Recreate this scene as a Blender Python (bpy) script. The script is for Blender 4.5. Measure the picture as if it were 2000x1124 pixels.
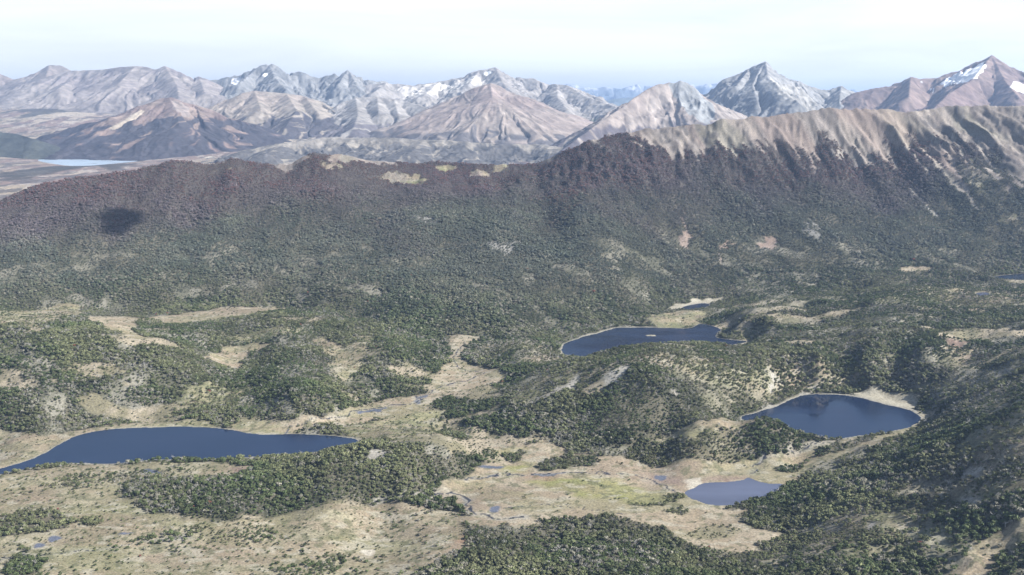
import bpy, math, random
import numpy as np
R = math.radians
C = bpy.context.scene.collection
scene = bpy.context.scene
for o in list(bpy.data.objects): bpy.data.objects.remove(o)

# ------------------------------------------------------------------ camera
F = 2144.0                       # focal length in photograph pixels (2000 wide)
HC = 600.0                       # camera height above the valley floor
PITCH = math.atan((562-205)/F)
CP, SP = math.cos(PITCH), math.sin(PITCH)
cam_d = bpy.data.cameras.new('camera')
cam = bpy.data.objects.new('camera', cam_d); C.objects.link(cam)
cam.location = (0, 0, HC); cam.rotation_euler = (math.pi/2-PITCH, 0, 0)
cam_d.sensor_width = 36; cam_d.lens = 36*F/2000
cam_d.clip_start = 5; cam_d.clip_end = 200000
scene.camera = cam

# ------------------------------------------------------------------ sky, sun, exposure
SUN_EL, SUN_AZ = R(37), R(106)      # azimuth clockwise from the view direction (+Y)
w = bpy.data.worlds.new('World'); scene.world = w; w.use_nodes = True
nt = w.node_tree; nt.nodes.clear()
def N(nt, t, **k):
    n = nt.nodes.new(t)
    for a, b in k.items():
        if hasattr(n, a): setattr(n, a, b)
        else: n.inputs[a].default_value = b
    return n
out = N(nt, 'ShaderNodeOutputWorld'); bg = N(nt, 'ShaderNodeBackground'); bg.inputs['Strength'].default_value = 0.05
sky = N(nt, 'ShaderNodeTexSky'); sky.sky_type = 'NISHITA'; sky.sun_disc = False
sky.sun_elevation = SUN_EL; sky.sun_rotation = SUN_AZ; sky.air_density = 1.0; sky.dust_density = 1.2; sky.ozone_density = 1.5
tc = N(nt, 'ShaderNodeTexCoord'); mp = N(nt, 'ShaderNodeMapping'); mp.inputs['Scale'].default_value = (1.2, 1.2, 11.0)
mp.inputs['Rotation'].default_value = (R(2), R(-2), 0)
nz = N(nt, 'ShaderNodeTexNoise'); nz.inputs['Scale'].default_value = 2.6; nz.inputs['Detail'].default_value = 6; nz.inputs['Roughness'].default_value = .55
nz.inputs['Distortion'].default_value = .4
cr = N(nt, 'ShaderNodeValToRGB'); cr.color_ramp.elements[0].position = .33; cr.color_ramp.elements[1].position = .62
cr.color_ramp.elements[0].color = (.76, .76, .76, 1)
mx = N(nt, 'ShaderNodeMix'); mx.data_type = 'RGBA'; mx.inputs['B'].default_value = (12.2, 12.7, 12.8, 1)
L = nt.links
L.new(tc.outputs['Generated'], mp.inputs['Vector']); L.new(mp.outputs[0], nz.inputs['Vector']); L.new(nz.outputs['Fac'], cr.inputs[0])
sx = N(nt, 'ShaderNodeSeparateXYZ'); fo = N(nt, 'ShaderNodeMapRange'); fo.interpolation_type = 'SMOOTHSTEP'
fo.inputs['From Min'].default_value = .09; fo.inputs['From Max'].default_value = .26; fo.inputs['To Min'].default_value = 1; fo.inputs['To Max'].default_value = .04
fm = N(nt, 'ShaderNodeMath'); fm.operation = 'MULTIPLY'
L.new(tc.outputs['Generated'], sx.inputs[0]); L.new(sx.outputs['Z'], fo.inputs['Value']); L.new(fo.outputs[0], fm.inputs[0]); L.new(cr.outputs['Color'], fm.inputs[1]); L.new(fm.outputs[0], mx.inputs['Factor']); L.new(sky.outputs[0], mx.inputs['A'])
L.new(mx.outputs['Result'], bg.inputs['Color']); L.new(bg.outputs[0], out.inputs[0])
sd_ = bpy.data.lights.new('sun', 'SUN'); sd_.energy = 5.0; sd_.angle = R(.53); sd_.color = (1, .97, .92)
sun = bpy.data.objects.new('sun', sd_); C.objects.link(sun)
from mathutils import Vector
sv = Vector((math.sin(SUN_AZ)*math.cos(SUN_EL), math.cos(SUN_AZ)*math.cos(SUN_EL), math.sin(SUN_EL)))
sun.rotation_euler = sv.to_track_quat('Z', 'Y').to_euler(); sun.location = (0, 0, 3000)
scene.view_settings.view_transform = 'Standard'; scene.view_settings.look = 'None'
scene.view_settings.gamma = 1; scene.view_settings.exposure = 1.0
cy = scene.cycles
cy.max_bounces = 5; cy.diffuse_bounces = 2; cy.glossy_bounces = 2; cy.transmission_bounces = 2; cy.volume_bounces = 1; cy.transparent_max_bounces = 4
cy.use_adaptive_sampling = True; cy.adaptive_threshold = .012
cy.use_denoising = True; scene.render.filter_size = 1.1
try:
    cy.denoiser = 'OPENIMAGEDENOISE'; cy.denoising_input_passes = 'RGB_ALBEDO_NORMAL'; cy.denoising_prefilter = 'ACCURATE'
except Exception: pass

# ------------------------------------------------------------------ pixel -> world, noise
def ray(u, v):
    a = (u-1000)/F; b = (562-v)/F
    return a, CP+b*SP, -SP+b*CP
def at_y(u, v, y):
    dx, dy, dz = ray(u, v); t = y/dy
    return dx*t, y, HC+dz*t
def at_z(u, v, z):
    dx, dy, dz = ray(u, v); t = (z-HC)/dz
    return dx*t, dy*t, z
RS = np.random.RandomState(7)
TAB = RS.rand(8, 256, 256).astype(np.float32)
def vn(x, y, k=0):
    xi = np.floor(x); yi = np.floor(y); fx = (x-xi).astype(np.float32); fy = (y-yi).astype(np.float32)
    xi = xi.astype(np.int64) & 255; yi = yi.astype(np.int64) & 255; x1 = (xi+1) & 255; y1 = (yi+1) & 255
    fx = fx*fx*fx*(fx*(fx*6-15)+10); fy = fy*fy*fy*(fy*(fy*6-15)+10); T = TAB[k & 7]
    a = T[xi, yi]; b = T[x1, yi]; c = T[xi, y1]; d = T[x1, y1]
    return (a+(b-a)*fx)*(1-fy)+(c+(d-c)*fx)*fy
def fbm(x, y, lam, octv=4, k=0, rough=.5, ridged=False):
    """about -1..1 (or 0..1 when ridged, 1 = crest)"""
    x = np.asarray(x, dtype=np.float64)/lam; y = np.asarray(y, dtype=np.float64)/lam
    s = 0; amp = 1; tot = 0
    for i in range(octv):
        n = vn(x*.8+y*.6+31.7*i, -x*.6+y*.8+17.3*i, k+i)*2-1
        if ridged: n = 1-np.abs(n)*1.6
        s = s+n*amp; tot += amp; amp *= rough
        x, y = (x*2.03), (y*2.03)
    r = s/tot
    return r*(1 if ridged else 1.5)
def sstep(e0, e1, x):
    t = np.clip((x-e0)/(e1-e0), 0, 1); return t*t*(3-2*t)
def lerp(a, b, t): return a+(b-a)*t

# ------------------------------------------------------------------ terrain: control points (u, v, elevation)
CPTS = [
 (0,1124,4),(300,1124,0),(550,1124,2),(800,1124,3),(1000,1124,18),(1200,1124,34),(1400,1124,26),(1600,1124,45),(1800,1124,62),(2000,1124,88),
 (-150,1124,8),(2200,1124,90),(1050,1060,8),(1250,1060,14),(1450,1085,8),
 (0,1000,0),(300,950,4),(250,1060,0),(450,1075,0),(600,1050,0),(850,1020,0),(0,1060,0),(1000,950,-2),(1200,960,-2),(1350,925,0),(1100,910,0),(1400,1040,2),(1290,995,0),(920,990,0),
 (-150,960,0),(160,940,3),(380,905,4),
 (480,900,8),(560,892,15),(640,885,30),(720,876,42),(800,866,50),(880,872,40),(930,888,12),(560,1008,0),(430,1025,0),(750,987,0),(850,965,0),(900,935,2),(500,960,10),(640,945,24),(780,925,32),(330,985,4),
 (20,912,0),(150,880,0),(350,860,0),(500,865,0),(620,862,0),(690,860,1),
 (0,640,100),(100,650,102),(200,655,98),(300,672,80),(380,700,56),(430,745,20),(200,745,48),(80,760,52),(300,790,12),(150,825,4),(0,840,4),(-150,830,10),(-150,640,90),(350,822,2),
 (60,615,50),(0,600,55),(160,615,40),(300,622,28),(450,605,28),(550,600,30),(260,645,34),
 (500,690,18),(440,700,18),(460,780,14),(580,760,48),(650,755,38),(520,800,12),(680,700,36),(600,680,42),(760,690,42),(830,700,16),(540,640,48),(650,650,40),(750,655,26),(860,640,22),(780,740,22),(700,780,8),
 (900,690,8),(930,720,6),(900,750,5),(820,785,3),(650,823,2),(520,845,1),(780,850,12),(820,830,8),(700,848,4),
 (1010,680,40),(950,668,14),(1060,690,24),(990,740,12),
 (1270,690,106),(1225,697,99),(1150,715,84),(1080,742,62),(1000,775,38),(930,800,18),(1340,708,96),(1420,718,82),(1500,712,78),(1600,700,84),(1700,700,80),(1800,700,84),(1900,700,88),
 (880,835,4),(960,860,1),(1100,880,1),(1240,893,2),(1300,848,10),(1440,822,18),(1150,800,42),(1290,770,68),(1400,790,42),(1500,770,36),
 (1620,810,18),(1500,813,18),(1750,815,18),(1585,765,20),(1520,788,19),(1680,762,21),(1780,785,20),(1620,735,40),(1740,735,44),
 (1400,848,34),(1480,846,38),(1540,850,30),(1340,868,26),(1300,903,0),(1430,911,0),(1550,885,6),(1610,860,17),(1700,853,20),(1780,838,24),(1480,890,8),
 (1830,790,40),(1870,760,60),(1930,728,90),(2000,697,124),(2120,665,140),(1500,950,0),(1450,1012,2),(1530,1036,8),(1560,970,10),(1700,930,42),(1650,1000,36),(1800,870,74),(1900,830,112),(2000,800,158),(1760,1030,60),(1900,1000,98),(2000,960,130),(1830,950,78),(1960,900,128),(1960,1060,92),(2150,900,130),
 (1110,690,12),(1250,665,12),(1380,660,12),(1300,645,12),(1440,672,14),
 (1450,640,42),(1540,612,66),(1560,660,64),(1650,640,82),(1760,600,104),(1850,575,98),(1950,590,106),(1970,541,86),(1355,600,16),(1300,625,14),(1480,585,40),(1640,590,64),(1850,640,94),(2100,600,120),(2100,540,110),(1990,650,118),
 (1000,650,20),(1130,648,16),(1180,636,14)]
YPTS = [(-200,1500,900,60),(400,1500,900,40),(1000,1500,900,90),(1600,1500,900,90),(2300,1500,900,110)]     # nearer than the frame: u, -, y, z
FPTS = [(100,306,10100),(200,306,10100),(350,292,10800),(600,288,11000),(500,264,12300),(0,290,10900),(-200,320,9000),(-200,250,13000),(30,240,13500),(150,236,13700),(300,268,12000),(100,262,12100),
 (700,282,11300),(900,303,10500),(1000,312,10000),(1100,318,9500),(820,275,11500),(640,262,12400),(420,270,12000),(0,215,16500),(250,215,16500),(1000,290,11500)]
FLOW = [(1300,9000,120),(1700,9000,160),(2100,9000,200)]
FY = [(-300,20000,520),(200,20000,520),(700,20000,480),(1100,20000,300),(1400,20000,380),(1900,20000,400),(2400,20000,400),(0,17000,480),(400,16500,400),(800,16500,350),(1100,15000,220),(1500,14000,200),(2000,14000,250),(-200,60000,300),(2200,60000,300),(1000,60000,250),(1150,45000,250)]
pts = [at_z(*p) for p in CPTS]+[(ray(u, 700)[0]*y/ray(u, 700)[1], y, z) for u, _, y, z in YPTS]+[at_y(*p) for p in FPTS]+[(ray(u, 300)[0]*y, y, z) for u, y, z in FLOW]+[at_z(130, 315, 96), at_z(250, 315, 96), at_z(0, 345, 96), at_z(120, 345, 96), at_z(400, 345, 98), at_z(250, 327, 96), at_z(100, 328, 95), at_z(0, 325, 96)]+[(ray(u, 200)[0]*y, y, z) for u, y, z in FY]
# under the big ridge the plain field just interpolates
PT = np.array(pts)
def ab(x, y): return x/y*2.2, np.log(y)
pa, pb = ab(PT[:, 0], PT[:, 1])
def tps(r2): return .5*r2*np.log(r2+1e-12)
n = len(PT)
K = tps((pa[:, None]-pa)**2+(pb[:, None]-pb)**2)+np.eye(n)*2e-4
Q = np.c_[np.ones(n), pa, pb]
A = np.block([[K, Q], [Q.T, np.zeros((3, 3))]])
W = np.linalg.solve(A, np.r_[PT[:, 2], 0, 0, 0])
GA = np.linspace(-1.9, 1.9, 420); GB = np.linspace(math.log(700), math.log(95000), 760)
ga, gb = np.meshgrid(GA, GB, indexing='ij')
GZ = W[n]+W[n+1]*ga+W[n+2]*gb
for i in range(n): GZ += W[i]*tps((ga-pa[i])**2+(gb-pb[i])**2)
def bil(G, a, b):
    i = np.clip((a-GA[0])/(GA[1]-GA[0]), 0, len(GA)-1.001); j = np.clip((b-GB[0])/(GB[1]-GB[0]), 0, len(GB)-1.001)
    i0 = i.astype(int); j0 = j.astype(int); fi = i-i0; fj = j-j0
    return (G[i0, j0]*(1-fi)+G[i0+1, j0]*fi)*(1-fj)+(G[i0, j0+1]*(1-fi)+G[i0+1, j0+1]*fi)*fj

# big forested ridge: crest (u, v, y) and foot (u, v, z)
CREST = [(-400,540,4000),(-150,440,4100),(0,390,4200),(70,368,4250),(150,350,4300),(250,332,4400),(305,326,4480),(335,314,4500),(400,322,4550),(430,318,4580),(450,310,4600),(530,320,4680),(570,319,4720),(590,309,4740),(615,302,4760),(680,304,4850),(760,317,5000),(850,322,5100),(960,322,5100),(1045,320,5100),(1095,298,5050),(1145,277,5000),(1200,263,5000),(1260,251,5000),(1330,240,5000),(1378,247,4950),(1412,232,4950),(1450,229,4950),(1500,223,4950),(1600,212,4950),(1625,209,4960),(1700,212,5000),(1780,213,4950),(1850,210,5000),(1873,206,4990),(1893,211,4975),(1930,205,4940),(2000,209,4800),(2200,190,4600),(2500,180,4500)]
FOOT = [(-400,650,60),(-150,610,60),(0,598,52),(200,596,40),(400,592,30),(600,600,30),(800,640,24),(1000,652,18),(1150,642,14),(1250,615,14),(1350,586,18),(1500,570,42),(1700,556,70),(1850,545,84),(2000,530,90),(2300,510,110)]
_u = np.linspace(-395, 2490, 1200); _y = np.interp(_u, [p[0] for p in CREST], [p[2] for p in CREST]); _v = np.interp(_u, [p[0] for p in CREST], [p[1] for p in CREST])
_k = np.hanning(91); _k /= _k.sum(); _y = np.convolve(np.pad(_y, 45, 'edge'), _k, 'valid')*.885
c3 = np.array([at_y(*p) for p in zip(_u, _v, _y)]); zsm = np.convolve(np.pad(c3[:, 2], 45, 'edge'), _k, 'valid'); f3 = np.array([at_z(*p) for p in FOOT])
ca = c3[:, 0]/c3[:, 1]; fa = f3[:, 0]/f3[:, 1]
_fa = np.linspace(fa[0], fa[-1], 600); _ks = np.hanning(61); _ks /= _ks.sum(); f3 = np.stack([np.convolve(np.pad(np.interp(_fa, fa, f3[:, q_]), 30, 'edge'), _ks, 'valid') for q_ in range(3)], 1); fa = _fa
def ridge_t(x, y):
    a = x/y
    yc = np.interp(a, ca, c3[:, 1]); yf = np.interp(a, fa, f3[:, 1])
    return a, yc, yf, (y-yf)/(yc-yf)
def H0(x, y):
    a, b = ab(x, y); v = bil(GZ, a, b)
    a, yc, yf, t = ridge_t(x, y)
    zc = lerp(np.interp(a, ca, zsm), np.interp(a, ca, c3[:, 2]), sstep(.72, .97, t)); zf = np.interp(a, fa, f3[:, 2])
    right = sstep(-.05, .12, a)
    tt = np.clip(t, -1, 1)
    p = np.where(t < 0, t*.9, lerp(np.abs(tt)**.88*(1+.0*tt), .62*np.abs(tt)+.38*np.abs(tt)**2.2, right))
    r = np.where(t <= 1, zf+(zc-zf)*p, zc-(y-yc)*.42)
    k = 14.0
    hh = np.clip(.5+.5*(r-v)/k, 0, 1)
    h = lerp(v, r, hh)+k*hh*(1-hh)
    # spurs and gullies running down the front face
    s = x+(1-tt)*220*right*-1+60*fbm(x, y, 700, 2, 3)
    env = np.clip(t, 0, 1)*np.clip((1.0-t)*6, 0, 1)
    g1 = fbm(s, y*.22, 620, 2, 1)
    env1 = np.clip(t*2.2, 0, 1)*np.clip((1.02-t)*2.2, 0, 1)
    h = h+env1*g1*lerp(58, 60, right)+env1*(fbm(s, y*.35, 260, 2, 2)*lerp(28, 28, right))+(fbm(s, y*.4, 75, 5, 5, rough=.62, ridged=True)-.5)*lerp(9, 20, right)*sstep(.45, .75, t)*np.clip((1.15-t)*5, 0, 1)
    g2 = fbm(s+80*g1, y*.12, 150, 3, 5, ridged=True)-.55
    h = h+env*g2*(.55+.9*sstep(-.4, .4, fbm(s, y*.1, 520, 2, 6)))*lerp(20, 28*sstep(.25, .75, t)+9, right)+sstep(.55, .8, t)*env*right*(fbm(s+60*g2, y*.1, 44, 3, 7, ridged=True)-.5)*17
    return h
def noise_near(x, y):
    near = 1-sstep(5200, 7000, y)
    a, yc, yf, t = ridge_t(x, y)
    onr = sstep(-.1, .3, t)
    nn = fbm(x, y, 190, 4, 2)*lerp(12.5, 10, onr)+fbm(x, y, 46, 3, 4)*2.2+(fbm(x, y, 85, 4, 7, ridged=True)-.5)*9*sstep(.1, .4, a)*(1-onr)
    fa = lerp(.45, 1, sstep(10000, 13500, y)); far = (fbm(x, y, 900, 5, 6)*22+fbm(x*.5, y, 260, 4, 1, ridged=True)*18-10)*fa
    return nn*near+far*(1-near)*(1-sstep(17000, 30000, y))

# ------------------------------------------------------------------ polygons
def chaikin(P, k=2):
    P = np.array(P, float)
    for _ in range(k):
        Qn = np.roll(P, -1, 0); P = np.stack([P*.75+Qn*.25, P*.25+Qn*.75], 1).reshape(-1, 2)
    return P
def inside(P, x, y):
    m = np.zeros(x.shape, bool)
    bx = (x > P[:, 0].min()) & (x < P[:, 0].max()) & (y > P[:, 1].min()) & (y < P[:, 1].max())
    idx = np.nonzero(bx)[0]
    if len(idx) == 0: return m
    X = x[idx]; Y = y[idx]; r = np.zeros(len(idx), bool); q = np.roll(P, -1, 0)
    for (x0, y0), (x1, y1) in zip(P, q):
        if y0 == y1: continue
        c = ((y0 > Y) != (y1 > Y)) & (X < (x1-x0)*(Y-y0)/(y1-y0)+x0); r ^= c
    m[idx] = r; return m
def sdist(P, x, y, pad):
    """signed distance to polygon (negative inside), clipped to pad"""
    d = np.full(x.shape, pad, float)
    bx = (x > P[:, 0].min()-pad) & (x < P[:, 0].max()+pad) & (y > P[:, 1].min()-pad) & (y < P[:, 1].max()+pad)
    idx = np.nonzero(bx)[0]
    if len(idx) == 0: return d
    X = x[idx]; Y = y[idx]; dd = np.full(len(idx), 1e9); q = np.roll(P, -1, 0)
    for (x0, y0), (x1, y1) in zip(P, q):
        ex, ey = x1-x0, y1-y0; l2 = ex*ex+ey*ey+1e-9
        t = np.clip(((X-x0)*ex+(Y-y0)*ey)/l2, 0, 1)
        dd = np.minimum(dd, (X-x0-t*ex)**2+(Y-y0-t*ey)**2)
    dd = np.sqrt(dd); ins = inside(P, X, Y)
    d[idx] = np.minimum(np.where(ins, -dd, dd), pad)
    return d

LAKES = {
 'A': (0, [(-120,948),(-60,932),(0,916),(57,900),(100,881),(117,866),(149,851),(199,841),(267,836),(356,834),(420,835),(459,843),(498,849),(552,849),(623,850),(676,854),(700,860),(696,868),(671,877),(600,885),(555,889),(498,892),(402,897),(302,898),(249,903),(199,907),(157,903),(85,907),(36,919),(0,925),(-60,945),(-120,970)]),
 'C': (18, [(1442,817),(1467,809),(1513,797),(1531,788),(1549,777),(1585,771),(1627,770),(1674,776),(1727,790),(1773,800),(1800,813),(1796,827),(1759,840),(1691,849),(1656,855),(1620,857),(1585,851),(1542,837),(1485,827),(1457,822)]),
 'D': (-1.5, [(1334,961),(1357,952),(1375,944),(1407,943),(1449,941),(1460,933),(1474,939),(1499,945),(1538,946),(1521,957),(1499,966),(1460,977),(1425,988),(1378,986),(1346,973)]),
 'B': (12, [(1094,680),(1105,671),(1137,659),(1184,647),(1205,640),(1280,640),(1347,643),(1358,638),(1366,632),(1388,637),(1412,643),(1396,654),(1403,663),(1470,667),(1417,676),(1371,684),(1300,700),(1200,704),(1110,702)]),
 'E': (16, [(1326,603),(1350,595),(1388,592),(1385,600),(1340,606)]),
 'F': (86, [(1935,542),(1970,537),(2010,535),(2060,536),(2050,547),(1990,547),(1955,545)]),
 'G': (102, [(1905,572),(1930,571),(1932,578),(1908,579)]),
 'Z': (100, [(66,313),(100,309),(140,307),(290,307),(275,315),(215,321),(150,326),(105,321)]),
}
LK = {}
for k_, (z_, P_) in LAKES.items():
    LK[k_] = (z_, chaikin([at_z(u, v, z_)[:2] for u, v in P_], 2))
# flat boggy ground of the valley floor (u, v on the plain field)
FLATS = [
 [(-150,900),(0,925),(240,905),(480,905),(500,925),(400,935),(240,945),(240,1000),(430,1030),(700,992),(830,985),(930,940),(970,905),(955,862),(1010,862),(1130,880),(1240,900),(1420,912),(1540,870),(1790,832),(1740,850),(1600,905),(1500,975),(1440,1012),(1530,1045),(1430,1080),(1310,1030),(1170,1012),(960,1024),(915,1060),(800,1124),(780,1200),(-200,1200)],
 [(880,650),(960,662),(930,700),(990,730),(920,765),(830,805),(640,835),(470,850),(440,833),(600,818),(740,783),(820,765),(850,740),(880,700)],
 [(160,612),(300,620),(560,597),(560,608),(420,628),(260,640)],
]
def march(u, v, Hf, y0=900., y1=7000., steps=700, near=False):
    dx, dy, dz = ray(u, v); ys = np.exp(np.linspace(math.log(y0), math.log(y1), steps))
    z = HC+dz/dy*ys; h = Hf(dx/dy*ys, ys); i = np.nonzero(z <= h)[0]
    if len(i) == 0: yy = ys[int(np.argmin(z-h))] if near else ys[-1]
    else:
        j = i[0]
        if j == 0: yy = ys[0]
        else:
            d0 = z[j-1]-h[j-1]; d1 = z[j]-h[j]; yy = ys[j-1]+(ys[j]-ys[j-1])*d0/(d0-d1)
    return dx/dy*yy, yy
FW = [chaikin([march(u, v, H0) for u, v in P_], 1) for P_ in FLATS]
def H(x, y):
    shp = x.shape; x = x.ravel(); y = y.ravel()
    h = H0(x, y); fl = np.ones(x.shape)
    for P_ in FW: fl = np.minimum(fl, sstep(-10, 45, sdist(P_, x, y, 60)))
    h = h+noise_near(x, y)*(.05+.95*fl)+(1-fl)*(fbm(x, y, 22, 2, 3)*.35)
    for k_, (z_, P_) in LK.items():
        pad = 900 if k_ == 'Z' else 70.
        wx = x+fbm(x, y, 30, 2, 1)*3; wy = y+fbm(x, y, 30, 2, 2)*3
        sd = sdist(P_, wx, wy, pad); 
        tgt = z_+np.where(sd > 0, sd*.06+.05, np.maximum(sd*.12, -6)-.25)
        b = 1-sstep(60 if k_ == 'Z' else 14, pad, sd)
        h = np.where(sd < pad, lerp(h, tgt, b), h)
    return h.reshape(shp)
HX = np.linspace(-1.0, 1.0, 5)

# ------------------------------------------------------------------ land cover (pixels of the photo laid on the ground, then used in world metres)
# kind: (tree density, ground palette)
COVER = [
 # bottom left bog
 ('bog', .15, [(-150,940),(0,928),(100,910),(200,909),(300,900),(390,900),(470,906),(490,922),(420,930),(240,935),(232,960),(250,1000),(330,1010),(430,1028),(560,1012),(640,993),(750,987),(830,985),(905,1000),(905,1040),(915,1070),(860,1095),(800,1124),(780,1190),(-200,1190)]),
 # centre bog
 ('tan', .012, [(955,864),(1010,865),(1090,870),(1130,885),(1210,896),(1240,903),(1300,905),(1400,909),(1430,913),(1445,903),(1500,892),(1545,870),(1585,862),(1620,860),(1700,849),(1790,832),(1800,840),(1740,853),(1700,872),(1640,892),(1600,907),(1560,935),(1535,955),(1500,975),(1450,1000),(1440,1012),(1450,1024),(1525,1040),(1530,1048),(1480,1072),(1430,1082),(1380,1070),(1330,1052),(1310,1030),(1260,1022),(1170,1010),(1080,1015),(1030,1027),(960,1022),(915,1035),(900,1000),(845,978),(860,960),(880,940),(960,910),(950,885)]),
 # stream valley
 ('tan', .04, [(875,648),(960,662),(905,672),(912,686),(900,700),(930,715),(990,730),(980,745),(920,760),(870,775),(830,803),(760,818),(640,833),(560,848),(470,852),(440,836),(500,828),(600,820),(680,800),(740,785),(820,770),(850,755),(840,735),(870,715),(880,690),(870,665)]),
 ('olive', .25, [(760,818),(830,806),(870,800),(860,850),(780,862),(700,852),(650,838)]),
 # left meadows
 ('bog', .25, [(-100,610),(0,606),(120,596),(165,602),(140,625),(60,640),(-100,652)]),
 ('tan', .03, [(160,616),(230,617),(300,622),(400,606),(480,597),(560,600),(555,608),(500,613),(420,626),(340,634),(262,634),(262,662),(342,656),(270,672),(245,657),(220,645),(190,635)]),
 ('tan', .06, [(400,690),(440,672),(500,667),(545,670),(490,686),(470,700),(478,722),(440,716),(405,704)]),
 ('bog', .3, [(605,660),(640,660),(660,680),(700,668),(740,660),(715,690),(720,715),(690,728),(650,742),(640,715),(655,700),(630,685)]),
 ('olive', .45, [(340,772),(430,752),(530,745),(500,765),(420,792),(340,805)]),
 ('olive', .6, [(560,640),(620,648),(560,655),(440,660),(430,650)]),
 ('bog', .12, [(-100,846),(0,838),(40,850),(110,850),(200,832),(350,822),(430,830),(420,838),(350,836),(200,843),(150,853),(117,870),(95,887),(0,920),(-100,950)]),
 ('olive', .02, [(440,834),(500,826),(560,834),(600,846),(540,852),(480,848)]),
 ('rocky', .55, [(920,672),(1000,665),(1092,680),(1096,702),(1060,716),(980,716),(935,705)]),
 ('rocky', .72, [(1100,706),(1200,692),(1270,686),(1340,705),(1300,722),(1220,722),(1150,730),(1060,775),(1000,800),(980,800),(1030,760)]),
 # right of lake B, hills on the right
 ('olive', .12, [(1262,640),(1290,612),(1330,606),(1385,606),(1372,622),(1350,641)]),
 ('sand', .0, [(1300,604),(1340,588),(1410,576),(1420,582),(1385,592),(1330,604)]),
 ('olive', .6, [(1412,652),(1450,640),(1520,634),(1525,644),(1475,662),(1412,663)]),
 ('tan', .05, [(1530,670),(1560,664),(1604,666),(1602,674),(1545,677)]),
 ('tan', .1, [(1752,528),(1775,520),(1825,520),(1820,527),(1770,533)]),
 ('rocky', .72, [(1700,575),(1780,560),(1880,556),(2100,560),(2100,618),(1900,612),(1780,600),(1700,590)]),
 ('rocky', .85, [(1300,710),(1400,690),(1600,680),(1780,690),(1760,720),(1600,740),(1480,770),(1400,760)]),
 ('rocky', .8, [(1780,684),(1850,672),(1890,662),(2000,678),(2000,692),(1900,722),(1850,706)]),
 ('pink', .1, [(1850,672),(1890,664),(1900,676),(1860,684)]), ('pink', .1, [(1870,706),(1900,694),(1905,706),(1880,718)]),
 ('sand', .0, [(1676,768),(1730,765),(1788,770),(1792,797),(1770,799),(1727,789),(1674,775)]),
 ('bog', .1, [(1240,868),(1300,843),(1400,829),(1442,819),(1490,828),(1540,836),(1500,836),(1440,838),(1346,855),(1290,862)]),
 ('rocky', .6, [(1560,842),(1600,857),(1560,868),(1530,860)]),
 # near right hill
 ('dense', .93, [(1450,1124),(1540,1050),(1700,960),(1830,890),(1900,800),(2100,740),(2100,1200),(1450,1200)]),
 ('rocky', .75, [(1880,790),(2000,765),(2100,760),(2100,900),(2000,905),(1930,930),(1880,900),(1900,850)]),
 ('rocky', .5, [(1840,960),(1900,940),(1960,960),(1940,990),(1870,985)]),
 ('tan', .04, [(1868,1110),(1900,1062),(1960,1026),(2100,1015),(2100,1060),(1950,1078),(1920,1110),(1910,1160),(1850,1160)]),
 ('rocky', .3, [(1700,1010),(1760,1005),(1850,1020),(1860,1050),(1800,1060),(1720,1040)]),
]
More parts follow.
